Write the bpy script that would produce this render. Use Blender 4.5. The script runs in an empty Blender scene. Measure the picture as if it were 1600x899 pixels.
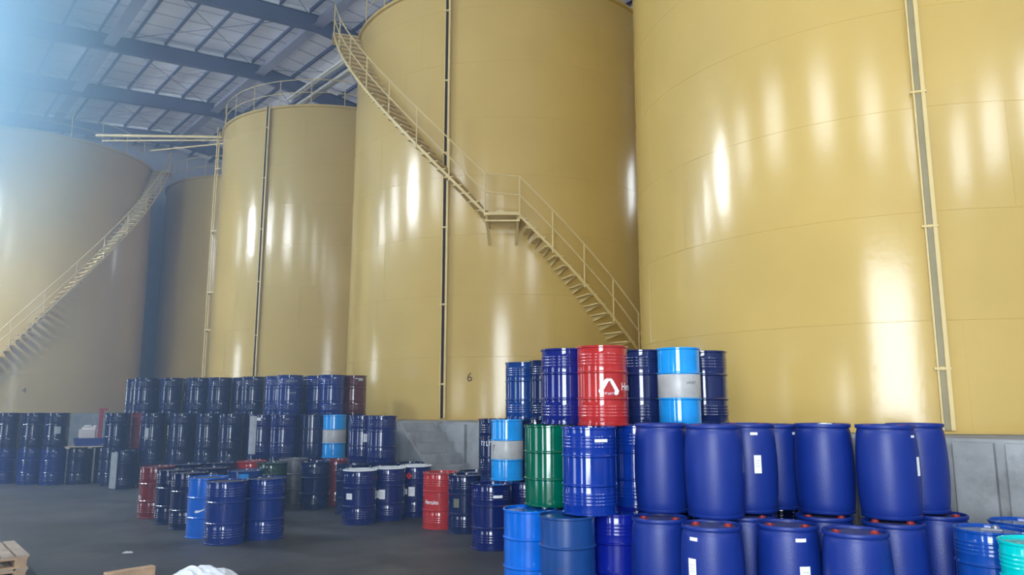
import bpy, bmesh, math, random
from mathutils import Vector, Matrix
random.seed(11)
S = bpy.context.scene
COL = S.collection
R_ = math.radians

# ------------------------------------------------------------------ camera, exposure, light
EYE = 2.05
cam_d = bpy.data.cameras.new('camera')
cam = bpy.data.objects.new('camera', cam_d)
COL.objects.link(cam)
cam.location = (0, 0, EYE)
cam.rotation_euler = (R_(90 + 8.9), 0, 0)
cam_d.sensor_fit = 'HORIZONTAL'
cam_d.sensor_width = 36.0
cam_d.lens = 1155.0 / 1600.0 * 36.0
cam_d.clip_end = 300
S.camera = cam

S.view_settings.view_transform = 'Standard'
S.view_settings.look = 'None'
S.view_settings.gamma = 1
S.view_settings.use_curve_mapping = False
S.view_settings.exposure = -0.68

WINDOW_L = 26.0        # radiance of the clerestory panes
DOOR_W = 16.0          # radiance of daylight in the door openings
DAY = (0.86, 0.94, 1.0)
HAZE_DENSITY = 0.016
PUFF_DENSITY = 0.6

world = bpy.data.worlds.new('world')
S.world = world
world.use_nodes = True
bg = world.node_tree.nodes['Background']
bg.inputs['Color'].default_value = (0.88, 0.90, 1.0, 1)
bg.inputs['Strength'].default_value = 1.3

# building frame: r runs along the row of tanks, p across it towards the aisle
RV = Vector((-0.656, 0.755, 0)).normalized()
PV = Vector((-RV.y, RV.x, 0))
T6 = Vector((-0.15, 22.3, 0))
ANG = math.atan2(RV.y, RV.x)


def rp(r, p, z=0.0):
    v = T6 + RV * r + PV * p
    return Vector((v.x, v.y, z))


# ------------------------------------------------------------------ materials
def mat(name, col, rough=0.5, metal=0.0, spec=0.5, var=0.08, vscale=3.0, bump=0.0, bscale=40.0, coat=0.0, stain=None, stain_scale=1.5, stain_lo=0.55, stain_hi=0.7, coords='Object', rvar=0.0):
    m = bpy.data.materials.new(name)
    m.use_nodes = True
    nt = m.node_tree
    b = nt.nodes['Principled BSDF']
    tc = nt.nodes.new('ShaderNodeTexCoord')
    n = nt.nodes.new('ShaderNodeTexNoise')
    n.inputs['Scale'].default_value = vscale
    n.inputs['Detail'].default_value = 6
    nt.links.new(tc.outputs[coords], n.inputs['Vector'])
    rmp = nt.nodes.new('ShaderNodeValToRGB')
    rmp.color_ramp.elements[0].position = 0.3
    rmp.color_ramp.elements[1].position = 0.7
    rmp.color_ramp.elements[0].color = (*[max(0, c * (1 - var)) for c in col], 1)
    rmp.color_ramp.elements[1].color = (*[min(1, c * (1 + var)) for c in col], 1)
    nt.links.new(n.outputs['Fac'], rmp.inputs['Fac'])
    out = rmp.outputs['Color']
    if stain:
        n2 = nt.nodes.new('ShaderNodeTexNoise')
        n2.inputs['Scale'].default_value = stain_scale
        n2.inputs['Detail'].default_value = 8
        n2.inputs['Roughness'].default_value = 0.65
        nt.links.new(tc.outputs[coords], n2.inputs['Vector'])
        r2 = nt.nodes.new('ShaderNodeValToRGB')
        r2.color_ramp.elements[0].position = stain_lo
        r2.color_ramp.elements[1].position = stain_hi
        r2.color_ramp.elements[0].color = (0, 0, 0, 1)
        r2.color_ramp.elements[1].color = (1, 1, 1, 1)
        nt.links.new(n2.outputs['Fac'], r2.inputs['Fac'])
        mx = nt.nodes.new('ShaderNodeMix')
        mx.data_type = 'RGBA'
        nt.links.new(r2.outputs['Color'], mx.inputs['Factor'])
        nt.links.new(out, mx.inputs['A'])
        mx.inputs['B'].default_value = (*stain, 1)
        out = mx.outputs['Result']
    nt.links.new(out, b.inputs['Base Color'])
    b.inputs['Roughness'].default_value = rough
    if rvar:
        mr = nt.nodes.new('ShaderNodeMapRange')
        mr.inputs['To Min'].default_value = max(0.02, rough - rvar)
        mr.inputs['To Max'].default_value = min(1, rough + rvar)
        nt.links.new(n.outputs['Fac'], mr.inputs['Value'])
        nt.links.new(mr.outputs['Result'], b.inputs['Roughness'])
    b.inputs['Metallic'].default_value = metal
    b.inputs['Specular IOR Level'].default_value = spec
    b.inputs['Coat Weight'].default_value = coat
    b.inputs['Coat Roughness'].default_value = 0.1
    if bump:
        n3 = nt.nodes.new('ShaderNodeTexNoise')
        n3.inputs['Scale'].default_value = bscale
        n3.inputs['Detail'].default_value = 3
        nt.links.new(tc.outputs[coords], n3.inputs['Vector'])
        bp = nt.nodes.new('ShaderNodeBump')
        bp.inputs['Strength'].default_value = bump
        bp.inputs['Distance'].default_value = 0.02
        nt.links.new(n3.outputs['Fac'], bp.inputs['Height'])
        nt.links.new(bp.outputs['Normal'], b.inputs['Normal'])
    return m


def emit(name, col, strength):
    m = bpy.data.materials.new(name)
    m.use_nodes = True
    nt = m.node_tree
    nt.nodes.clear()
    o = nt.nodes.new('ShaderNodeOutputMaterial')
    e = nt.nodes.new('ShaderNodeEmission')
    e.inputs['Color'].default_value = (*col, 1)
    e.inputs['Strength'].default_value = strength
    nt.links.new(e.outputs[0], o.inputs['Surface'])
    return m


M = {}
M['tank'] = mat('tank_yellow_paint', (0.54, 0.378, 0.122), 0.17, var=0.05, vscale=0.6, bump=0.06, bscale=12.0, rvar=0.03)
M['tank_trim'] = mat('tank_trim_paint', (0.60, 0.46, 0.20), 0.45, var=0.06)
M['gauge'] = mat('gauge_dark', (0.03, 0.02, 0.012), 0.7, spec=0.1)
M['gauge_lit_olive'] = mat('gauge_lit_olive', (0.26, 0.22, 0.12), 0.5)  # near tank only: lit look of the dark channel put into its colour
M['number'] = mat('number_paint', (0.06, 0.025, 0.012), 0.6)
M['concrete'] = mat('concrete_wall', (0.27, 0.28, 0.29), 0.85, var=0.18, vscale=2.5, bump=0.25, bscale=18, stain=(0.17, 0.17, 0.175), stain_scale=2.2, stain_lo=0.52, stain_hi=0.72)
M['floor'] = mat('concrete_floor', (0.042, 0.045, 0.055), 0.55, var=0.35, vscale=0.9, bump=0.15, bscale=12, stain=(0.075, 0.076, 0.082), stain_scale=0.6, stain_lo=0.46, stain_hi=0.62, rvar=0.12)
M['wall'] = mat('wall_cladding', (0.34, 0.35, 0.40), 0.7, var=0.08)
M['steel'] = mat('roof_steel_paint', (0.07, 0.082, 0.15), 0.55, var=0.1, vscale=2)
M['steel_pale'] = mat('roof_tie_paint', (0.27, 0.265, 0.33), 0.55, var=0.1, vscale=2)
M['rod'] = mat('rod_steel', (0.12, 0.13, 0.17), 0.5)
M['pipe'] = mat('pipe_pale', (0.62, 0.58, 0.5), 0.35, var=0.05)
M['frame'] = mat('window_frame', (0.35, 0.37, 0.4), 0.5)
M['pane'] = emit('window_daylight', DAY, WINDOW_L)
M['pane_boosted'] = emit('window_boosted_daylight', DAY, WINDOW_L * 9.0)  # some left panes, strength boosted to make the haze glow

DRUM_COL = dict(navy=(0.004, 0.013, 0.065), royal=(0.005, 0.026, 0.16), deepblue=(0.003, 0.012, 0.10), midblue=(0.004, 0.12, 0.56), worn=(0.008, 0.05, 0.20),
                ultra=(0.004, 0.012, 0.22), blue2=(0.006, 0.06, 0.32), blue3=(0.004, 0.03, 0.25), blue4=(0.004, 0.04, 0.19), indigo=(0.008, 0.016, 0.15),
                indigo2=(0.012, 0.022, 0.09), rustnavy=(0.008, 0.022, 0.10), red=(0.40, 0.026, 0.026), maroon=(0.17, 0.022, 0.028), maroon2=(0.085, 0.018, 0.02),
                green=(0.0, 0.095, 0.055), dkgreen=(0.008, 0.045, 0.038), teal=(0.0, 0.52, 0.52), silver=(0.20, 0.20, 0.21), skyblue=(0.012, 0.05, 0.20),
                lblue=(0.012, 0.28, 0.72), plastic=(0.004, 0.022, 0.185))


def drum_mat(c):
    k = 'drum_' + c
    if k not in M:
        b = DRUM_COL[c]
        if c == 'plastic':
            M[k] = mat('blue_drum_plastic', b, 0.42, var=0.05, vscale=4, bump=0.08, bscale=60, spec=0.4, rvar=0.05)
        elif c == 'silver':
            M[k] = mat('bare_drum_steel', b, 0.45, metal=0.6, var=0.2, vscale=8, stain=(0.2, 0.19, 0.18), stain_scale=6)
        elif c in ('worn', 'rustnavy'):
            M[k] = mat('drum_paint_' + c, b, 0.28, var=0.15, stain=(0.09, 0.035, 0.02), stain_scale=5, stain_lo=0.62, stain_hi=0.72, bump=0.06, bscale=14)
        else:
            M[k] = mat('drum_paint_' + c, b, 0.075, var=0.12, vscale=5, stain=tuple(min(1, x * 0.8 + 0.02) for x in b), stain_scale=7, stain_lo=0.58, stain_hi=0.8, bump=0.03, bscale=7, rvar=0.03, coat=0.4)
    return M[k]


M['lid_dusty'] = mat('drum_lid_dusty', (0.06, 0.065, 0.10), 0.6, var=0.3, vscale=7)
M['lid_white'] = mat('drum_lid_white', (0.72, 0.76, 0.80), 0.4, var=0.06)
M['cap_red'] = mat('drum_cap_red', (0.30, 0.025, 0.025), 0.45)
M['cap_steel'] = mat('bung_steel', (0.38, 0.39, 0.42), 0.35, metal=0.7)
M['band_grey'] = mat('drum_band_grey', (0.42, 0.42, 0.42), 0.35, var=0.08, vscale=9, stain=(0.25, 0.24, 0.24), stain_scale=12, stain_lo=0.6, stain_hi=0.7)
M['white'] = mat('label_white', (0.80, 0.82, 0.84), 0.5, var=0.03)
M['paper'] = mat('label_paper', (0.42, 0.45, 0.48), 0.6, var=0.08, vscale=20)
M['grey'] = mat('label_grey_stripe', (0.30, 0.32, 0.35), 0.5, var=0.12, vscale=9)
M['olive'] = mat('label_olive', (0.13, 0.14, 0.10), 0.6, var=0.1)
M['dark'] = mat('stencil_dark', (0.03, 0.02, 0.02), 0.6)
M['sky'] = mat('band_light_blue', (0.02, 0.30, 0.75), 0.3)
M['hazard'] = mat('hazard_red', (0.55, 0.02, 0.02), 0.4)
M['wood'] = mat('pallet_wood', (0.50, 0.33, 0.20), 0.8, var=0.2, vscale=7, bump=0.2, bscale=30)
M['wood_pale'] = mat('pallet_deck_wood', (0.46, 0.37, 0.29), 0.8, var=0.2, vscale=5, bump=0.2, bscale=30)
M['sack'] = mat('white_plastic_sack', (0.80, 0.83, 0.88), 0.4, var=0.04)
M['red_steel'] = mat('red_machine_paint', (0.30, 0.02, 0.04), 0.4)
M['can'] = mat('white_can_plastic', (0.66, 0.60, 0.57), 0.5)
M['tray'] = mat('blue_tray_plastic', (0.012, 0.04, 0.20), 0.5)


# ------------------------------------------------------------------ mesh helpers
def link(name, me, m=None, parent=None, smooth=None, loc=None):
    if isinstance(me, bmesh.types.BMesh):
        bm = me
        me = bpy.data.meshes.new(name)
        bm.normal_update()
        bm.to_mesh(me)
        bm.free()
        if m is not None:
            me.materials.append(m)
        if smooth is not None:
            for pl in me.polygons:
                pl.use_smooth = True
            me.set_sharp_from_angle(angle=R_(smooth))
    o = bpy.data.objects.new(name, me)
    COL.objects.link(o)
    if parent is not None:
        o.parent = parent
    if loc is not None:
        o.location = loc
    return o


def empty(name, loc=(0, 0, 0), rz=0.0):
    o = bpy.data.objects.new(name, None)
    o.empty_display_size = 0.2
    o.location = loc
    o.rotation_euler = (0, 0, rz)
    COL.objects.link(o)
    return o


def tag(o, label=None, cat=None, group=None, kind=None):
    if label:
        o['label'] = label
    if cat:
        o['category'] = cat
    if group:
        o['group'] = group
    if kind:
        o['kind'] = kind
    return o


def add_box(bm, c, s, rot=None):
    """c centre, s full sizes, rot Matrix 3x3"""
    vs = []
    for dx in (-.5, .5):
        for dy in (-.5, .5):
            for dz in (-.5, .5):
                v = Vector((dx * s[0], dy * s[1], dz * s[2]))
                if rot is not None:
                    v = rot @ v
                vs.append(bm.verts.new(Vector(c) + v))
    f = lambda *i: bm.faces.new([vs[k] for k in i])
    f(0, 1, 3, 2); f(4, 6, 7, 5); f(0, 4, 5, 1); f(2, 3, 7, 6); f(0, 2, 6, 4); f(1, 5, 7, 3)


def add_beam(bm, a, b, w, h, up=Vector((0, 0, 1))):
    """rectangular bar from a to b; w sideways, h along up"""
    a = Vector(a); b = Vector(b)
    d = (b - a)
    L = d.length
    d.normalize()
    x = d.cross(up)
    if x.length < 1e-5:
        x = d.cross(Vector((1, 0, 0)))
    x.normalize()
    z = x.cross(d).normalized()
    add_box(bm, (a + b) / 2, (L, w, h), Matrix((d, x, z)).transposed())


def add_tube(bm, pts, r, n=8, caps=True):
    pts = [Vector(q) for q in pts]
    rings = []
    for i, q in enumerate(pts):
        t = (pts[min(i + 1, len(pts) - 1)] - pts[max(i - 1, 0)]).normalized()
        u = t.cross(Vector((0, 0, 1)))
        if u.length < 1e-3:
            u = Vector((1, 0, 0))
        u.normalize()
        v = u.cross(t)
        rings.append([bm.verts.new(q + (u * math.cos(2 * math.pi * k / n) + v * math.sin(2 * math.pi * k / n)) * r) for k in range(n)])
    for a, b in zip(rings, rings[1:]):
        for k in range(n):
            bm.faces.new((a[k], a[(k + 1) % n], b[(k + 1) % n], b[k]))
    if caps:
        bm.faces.new(rings[0]); bm.faces.new(rings[-1][::-1])


def add_lathe(bm, prof, n=48, cx=0, cy=0):
    rings = []
    for r, z in prof:
        if r < 1e-6:
            rings.append([bm.verts.new((cx, cy, z))])
        else:
            rings.append([bm.verts.new((cx + r * math.cos(2 * math.pi * k / n), cy + r * math.sin(2 * math.pi * k / n), z)) for k in range(n)])
    for a, b in zip(rings, rings[1:]):
        for k in range(n):
            k2 = (k + 1) % n
            if len(a) == 1:
                bm.faces.new((a[0], b[k2], b[k]))
            elif len(b) == 1:
                bm.faces.new((a[k], a[k2], b[0]))
            else:
                bm.faces.new((a[k], a[k2], b[k2], b[k]))


def cyl(R, phi, z):
    """point on a cylinder round the local z axis; phi 0 faces the camera side (-y), positive to the right"""
    return Vector((R * math.sin(phi), -R * math.cos(phi), z))


def bend(bm, R, phi0, z0, step=0.02):
    """flat xz drawing -> skin on a cylinder of radius R, x becomes arc length from phi0"""
    xs = [v.co.x for v in bm.verts]
    if not xs:
        return bm
    x = math.floor(min(xs) / step) * step + step
    while x < max(xs):
        bmesh.ops.bisect_plane(bm, geom=bm.verts[:] + bm.edges[:] + bm.faces[:], plane_co=(x, 0, 0), plane_no=(1, 0, 0))
        x += step
    for v in bm.verts:
        v.co = cyl(R, phi0 + v.co.x / R, z0 + v.co.z)
    return bm


def poly2d(polys):
    bm = bmesh.new()
    for pts in polys:
        bm.faces.new([bm.verts.new((x, 0, z)) for x, z in pts])
    bmesh.ops.triangulate(bm, faces=bm.faces[:])
    return bm


def text2d(s, size, weight=0.0, xs=1.0):
    cu = bpy.data.curves.new('t', 'FONT')
    cu.body = s
    cu.size = size
    cu.align_x = 'CENTER'
    cu.align_y = 'CENTER'
    cu.offset = weight
    cu.resolution_u = 2
    o = bpy.data.objects.new('t', cu)
    COL.objects.link(o)
    dg = bpy.context.evaluated_depsgraph_get()
    me = bpy.data.meshes.new_from_object(o.evaluated_get(dg))
    bpy.data.objects.remove(o)
    bm = bmesh.new()
    bm.from_mesh(me)
    bpy.data.meshes.remove(me)
    for v in bm.verts:
        v.co = Vector((v.co.x * xs, 0, v.co.y))
    return bm


# ------------------------------------------------------------------ structure: building shell
P_LEFT, P_RIGHT, R_BACK, R_END = 18.4, -12.65, -26.0, 27.5
RIDGE_P, RIDGE_Z = 2.85, 16.05
SLOPE = 0.10


def roof_z(p):
    return RIDGE_Z - SLOPE * abs(p - RIDGE_P)


def place(o):
    o.location = T6
    o.rotation_euler = (0, 0, ANG)
    return o


def struct(name, bm, m, smooth=None, place_it=True):
    o = link(name, bm, m, None, smooth)
    o['kind'] = 'structure'
    if place_it:
        place(o)
    return o


bm = bmesh.new()
add_box(bm, (0.75, 2.9, -0.15), (R_END - R_BACK + 1, P_LEFT - P_RIGHT + 1, 0.3))
struct('floor', bm, M['floor'])

TOPZ = 17.4
DOORS = [(-19.4, 5.4, 6.6, 1.9), (-13.3, 1.1, 3.0, 1.2), (-7.3, 2.4, 3.2, 0.5), (3.2, 2.4, 3.2, 0.5), (18.5, 3.0, 5.2, 1.5)]   # r centre, width, height, how open to the sky: left wall
# left wall with real door openings
bm = bmesh.new()
r0 = R_BACK - 0.5
for rc, w, h, sky in DOORS:
    add_box(bm, ((r0 + rc - w / 2) / 2, P_LEFT + 0.15, 8.2), (rc - w / 2 - r0, 0.3, 16.4))
    add_box(bm, (rc, P_LEFT + 0.15, (h + 16.4) / 2), (w, 0.3, 16.4 - h))
    r0 = rc + w / 2
add_box(bm, ((r0 + R_END + 0.5) / 2, P_LEFT + 0.15, 8.2), (R_END + 0.5 - r0, 0.3, 16.4))
struct('wall_left', bm, M['wall'])
bm = bmesh.new()
add_box(bm, (0.75, P_RIGHT - 0.15, 8.2), (R_END - R_BACK + 1, 0.3, 16.4))
struct('wall_right', bm, M['wall'])
bm = bmesh.new()
add_box(bm, (R_BACK - 0.15, 2.9, 8.7), (0.3, P_LEFT - P_RIGHT, 17.4))
struct('wall_back', bm, M['wall'])
bm = bmesh.new()
add_box(bm, (R_END + 0.15, 2.9, 8.7), (0.3, P_LEFT - P_RIGHT, 17.4))
for pp in (-9, -3, 4.4, 9.5, 14.5):
    add_box(bm, (R_END - 0.15, pp, 7.8), (0.3, 0.35, 15.6))
struct('wall_end', bm, M['wall'])

# roof sheeting
sheet = mat('roof_sheet', (0.82, 0.82, 0.86), 0.7, var=0.10, vscale=0.8, stain=(0.66, 0.66, 0.70), stain_scale=0.7, stain_lo=0.5, stain_hi=0.75)
nt = sheet.node_tree
bsdf = nt.nodes['Principled BSDF']
src = bsdf.inputs['Base Color'].links[0].from_socket
tc = nt.nodes.new('ShaderNodeTexCoord')
wv = nt.nodes.new('ShaderNodeTexWave')
wv.bands_direction = 'X'
wv.wave_profile = 'SIN'
wv.inputs['Scale'].default_value = 0.314 / 1.05
nt.links.new(tc.outputs['Object'], wv.inputs['Vector'])
rr = nt.nodes.new('ShaderNodeValToRGB')
rr.color_ramp.elements[0].position = 0.965
rr.color_ramp.elements[1].position = 0.985
rr.color_ramp.elements[0].color = (1, 1, 1, 1)
rr.color_ramp.elements[1].color = (0.62, 0.62, 0.65, 1)
nt.links.new(wv.outputs['Fac'], rr.inputs['Fac'])
mx = nt.nodes.new('ShaderNodeMix')
mx.data_type = 'RGBA'
mx.blend_type = 'MULTIPLY'
mx.inputs['Factor'].default_value = 1
nt.links.new(src, mx.inputs['A'])
nt.links.new(rr.outputs['Color'], mx.inputs['B'])
nt.links.new(mx.outputs['Result'], bsdf.inputs['Base Color'])

# translucency added to brighten the ceiling from the sky behind it
tr = nt.nodes.new('ShaderNodeBsdfTranslucent')
tr.inputs['Color'].default_value = (1.0, 0.90, 0.96, 1)
nt.links.new(mx.outputs['Result'], tr.inputs['Color'])
ms = nt.nodes.new('ShaderNodeMixShader')
ms.inputs['Fac'].default_value = 0.14
nt.links.new(bsdf.outputs[0], ms.inputs[1])
nt.links.new(tr.outputs[0], ms.inputs[2])
nt.links.new(ms.outputs[0], nt.nodes['Material Output'].inputs['Surface'])

RAFT_H, PUR_H = 0.62, 0.20
bm = bmesh.new()
for sgn, pe in ((1, P_LEFT + 0.4), (-1, P_RIGHT - 0.4)):
    z0 = RIDGE_Z + RAFT_H + PUR_H
    z1 = roof_z(pe) + RAFT_H + PUR_H
    a = [(R_BACK - .5, RIDGE_P, z0), (R_END + .5, RIDGE_P, z0), (R_END + .5, pe, z1), (R_BACK - .5, pe, z1)]
    lo = [bm.verts.new(q) for q in a]
    bm.faces.new(lo)
struct('ceiling', bm, sheet)

RAFT = [7.8 + 5.57 * k for k in range(-6, 4)]
for r in RAFT:
    bm = bmesh.new()
    for pe in (P_LEFT, P_RIGHT):
        a = Vector((r, RIDGE_P, RIDGE_Z)); b = Vector((r, pe, roof_z(pe)))
        up = Vector((0, 0, 1))
        add_beam(bm, a + up * RAFT_H / 2, b + up * RAFT_H / 2, 0.02, RAFT_H)
        add_beam(bm, a + up * 0.012, b + up * 0.012, 0.26, 0.024)
        add_beam(bm, a + up * (RAFT_H - 0.012), b + up * (RAFT_H - 0.012), 0.26, 0.024)
    struct('roof_beam', bm, M['steel'])
PURS = [RIDGE_P + 0.35 + 1.18 * k for k in range(13)] + [RIDGE_P - 0.35 - 1.18 * k for k in range(13)]
for p in PURS:
    bm = bmesh.new()
    z = roof_z(p) + RAFT_H
    add_box(bm, (0.75, p, z + PUR_H / 2), (R_END - R_BACK, 0.03, PUR_H))
    add_box(bm, (0.75, p + 0.035, z + 0.01), (R_END - R_BACK, 0.09, 0.02))
    struct('roof_purlin', bm, M['steel'])
TIES = [RIDGE_P, RIDGE_P + 5.9, RIDGE_P + 11.8, RIDGE_P - 5.9]
for p in TIES:
    for ra, rb in zip(RAFT, RAFT[1:]):
        bm = bmesh.new()
        z = roof_z(p)
        add_box(bm, ((ra + rb) / 2, p, z + 0.20 + 0.19), (rb - ra - 0.04, 0.015, 0.38))
        add_box(bm, ((ra + rb) / 2, p, z + 0.20), (rb - ra - 0.04, 0.40, 0.02))
        struct('roof_tie_beam', bm, M['steel_pale'])
for ra, rb in zip(RAFT[4:], RAFT[5:]):
    for pa, pb in ((RIDGE_P + 0.3, RIDGE_P + 5.6), (RIDGE_P - 0.3, RIDGE_P - 5.6), (RIDGE_P + 6.2, RIDGE_P + 11.5)):
        bm = bmesh.new()
        za, zb = roof_z(pa) + 0.5, roof_z(pb) + 0.5
        add_tube(bm, [(ra + .02, pa, za), (rb - .02, pb, zb)], 0.014, 6)
        add_tube(bm, [(ra + .02, pb, zb + .03), (rb - .02, pa, za + .03)], 0.014, 6)
        struct('roof_brace_rod', bm, M['rod'])
# white strips beside the top flanges
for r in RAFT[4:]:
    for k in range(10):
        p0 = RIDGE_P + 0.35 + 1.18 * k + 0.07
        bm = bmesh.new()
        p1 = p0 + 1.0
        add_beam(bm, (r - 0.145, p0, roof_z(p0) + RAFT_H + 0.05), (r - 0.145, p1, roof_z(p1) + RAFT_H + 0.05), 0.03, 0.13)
        struct('roof_white_strip', bm, M['white'])

# windows (clerestory) and doors
wn = [0]


def window(rc, p, z, w, h, facing, pm='pane'):
    wn[0] += 1
    r = empty('window_%d' % wn[0])
    r['kind'] = 'structure'
    place(r)
    fr = bmesh.new()
    pn = bmesh.new()
    if facing in ('L', 'R'):
        s = -1 if facing == 'L' else 1
        y = p + s * 0.03
        add_box(pn, (rc, p + s * 0.02, z), (w, 0.02, h))
        for dx in (-w / 2, 0, w / 2):
            add_box(fr, (rc + dx, y, z), (0.06, 0.06, h + .06))
        for dz in (-h / 2, h / 2):
            add_box(fr, (rc, y, z + dz), (w + .06, 0.06, 0.06))
    else:
        add_box(pn, (p + 0.02, rc, z), (0.02, w, h))
        for dx in (-w / 2, 0, w / 2):
            add_box(fr, (p + 0.03, rc + dx, z), (0.06, 0.06, h + .06))
        for dz in (-h / 2, h / 2):
            add_box(fr, (p + 0.03, rc, z + dz), (0.06, w + .06, 0.06))
    link('pane', pn, M[pm], r)
    link('frame', fr, M['frame'], r)


for rc in (-24.3, -18.8, -13.0, -7.0, -1.8, 3.6, 9.3, 15.4, 21.5):
    window(rc, P_LEFT, 11.7, 2.2, 2.6, 'L', 'pane_boosted' if 3 < rc < 16 else 'pane')
for rc in (-23.0, -12.2, -4.5, 3.6, 12.0, 21.0):
    window(rc, P_RIGHT, 11.9, 2.2, 2.2, 'R')
for pc in (4.6, 8.6, 12.6):
    window(pc, R_BACK, 10.0, 2.2, 2.4, 'B')

for i, (rc, w, h, sky) in enumerate(DOORS):
    bm = bmesh.new()
    for dx in (-w / 2 - 0.06, w / 2 + 0.06):
        add_box(bm, (rc + dx, P_LEFT - 0.02, h / 2), (0.12, 0.1, h))
    add_box(bm, (rc, P_LEFT - 0.02, h + 0.06), (w + .24, 0.1, 0.12))
    struct('door_%d' % (i + 1), bm, M['frame'])
    ld = bpy.data.lights.new('door_daylight', 'AREA')
    ld.shape = 'RECTANGLE'
    ld.size = w
    ld.size_y = h
    ld.color = DAY
    ld.energy = DOOR_W * sky * math.pi * w * h
    lo = bpy.data.objects.new('door_daylight', ld)
    COL.objects.link(lo)
    pos = rp(rc, P_LEFT + 0.1, h / 2)
    lo.location = pos
    d = -PV
    lo.rotation_euler = d.to_track_quat('-Z', 'Y').to_euler()

# ------------------------------------------------------------------ structure: tank platform, concrete steps
PT = 1.65
bm = bmesh.new()
EDGE = 4.9
add_box(bm, ((R_END - 24) / 2, (P_RIGHT + EDGE) / 2, PT / 2), (R_END + 24, EDGE - P_RIGHT, PT))
x = -13.68
panels = []
while x > -23:
    panels.append(x - 0.22); x -= 0.53
x = -13.68 + 0.06
while x < 16:
    x += 0.53 if x < -8 else 2.4
    panels.append(x - 0.3)
for c in panels:
    add_box(bm, (c, EDGE + 0.02, PT / 2 - 0.02), (0.41 if c < -8 else 2.3, 0.12, PT - 0.04))
struct('tank_platform', bm, M['concrete'])['kind'] = 'structure'
bm = bmesh.new()
add_box(bm, ((16.9 + R_END) / 2, (EDGE + 14.6) / 2 + 0.03, PT / 2), (R_END - 16.9, 14.6 - EDGE, PT))
struct('tank_platform', bm, M['concrete'])
bm = bmesh.new()
for k in range(7):
    zt = PT - 0.206 * (k + 1)
    ra = -3.52 - 0.275 * k
    add_box(bm, ((ra - 0.14), 5.40, zt / 2), (0.275, 0.98, zt))
add_box(bm, (-3.12, 5.40, PT / 2), (0.8, 0.98, PT))
struct('concrete_steps', bm, M['concrete'])
# raised plinth flank of the steps
bm = bmesh.new()
pr = [(-2.72, 0), (-2.72, 1.66), (-3.4, 1.66), (-5.5, 0.06), (-5.5, 0)]
for y0, y1 in ((5.89, 5.97),):
    a = [bm.verts.new((q[0], y0, q[1])) for q in pr]
    b = [bm.verts.new((q[0], y1, q[1])) for q in pr]
    bm.faces.new(a); bm.faces.new(b[::-1])
    for i in range(len(pr)):
        bm.faces.new((a[i], b[i], b[(i + 1) % len(pr)], a[(i + 1) % len(pr)]))
struct('steps_flank_wall', bm, M['concrete'])

# ------------------------------------------------------------------ tanks
TR, TTOP, COURSE = 4.7, 12.9, 1.5


def guard_rail(parent, phis, z=TTOP, Rr=TR - 0.05):
    bm = bmesh.new()
    n = 96
    a0, a1 = phis
    pts = [cyl(Rr, a0 + (a1 - a0) * k / n, 0) for k in range(n + 1)]
    for h in (1.0, 0.5):
        add_tube(bm, [q + Vector((0, 0, z + h)) for q in pts], 0.016, 6)
    g = link('guard_rail', bm, M['tank_trim'], parent, 40)
    k = a0
    while k <= a1 + 1e-3:
        b2 = bmesh.new()
        q = cyl(Rr, k, z)
        add_tube(b2, [q, q + Vector((0, 0, 1.0))], 0.018, 6)
        link('post', b2, M['tank_trim'], g)
        k += R_(15)


def shell_bm(seam_seed):
    bm = bmesh.new()
    prof = [(0, PT + 0.005), (TR + 0.06, PT + 0.005), (TR + 0.06, PT + 0.03), (TR, PT + 0.03)]
    z = PT
    k = 0
    rad = TR
    while z + COURSE < TTOP - 0.1:
        z += COURSE
        k += 1
        prof += [(rad, z - 0.012), (rad + 0.004, z - 0.008), (rad + 0.004, z + 0.004), (rad - 0.005, z + 0.008)]
        rad = TR - 0.005 * k
    prof += [(rad, TTOP - 0.08), (TR + 0.05, TTOP - 0.08), (TR + 0.05, TTOP), (TR - 0.08, TTOP), (0, TTOP + 0.25)]
    add_lathe(bm, prof, 180)
    rnd = random.Random(seam_seed)
    z = PT
    k = 0
    while z < TTOP - 0.2:
        zt = min(z + COURSE, TTOP - 0.09)
        off = rnd.uniform(0, 60)
        for j in range(6):
            ph = R_(off + 60 * j)
            rr_ = TR - 0.005 * k
            d = Vector((math.cos(ph), math.sin(ph), 0))
            t = Vector((-d.y, d.x, 0))
            add_box(bm, d * (rr_ - 0.002) + Vector((0, 0, (z + zt) / 2)), (0.012, 0.014, zt - z - 0.03), Matrix((d, t, Vector((0, 0, 1)))).transposed())
        z += COURSE
        k += 1
    return bm


def gauge(parent, phi, m='gauge'):
    """liquid level board: dark channel between two pale guide rails"""
    rot = Matrix.Rotation(phi, 3, 'Z')
    bm = bmesh.new()
    z0, z1 = PT + 0.05, TTOP + 0.05
    add_box(bm, cyl(TR + 0.045, phi, (z0 + z1) / 2), (0.075, 0.02, z1 - z0), rot)
    g = link('level_gauge', bm, M[m], parent)
    for s, w in ((-0.055, 0.022), (0.06, 0.05)):
        bm = bmesh.new()
        ph = phi + s / TR
        add_box(bm, cyl(TR + 0.05, ph, (z0 + z1) / 2), (w, 0.06, z1 - z0), rot)
        link('guide_rail', bm, M['tank_trim'], g)
    z = PT + 0.85
    while z < z1:
        bm = bmesh.new()
        add_box(bm, cyl(TR + 0.06, phi, z), (0.20, 0.05, 0.03), rot)
        add_box(bm, cyl(TR + 0.02, phi, z), (0.05, 0.08, 0.05), rot)
        link('bracket', bm, M['tank_trim'], g)
        z += 1.92


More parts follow.
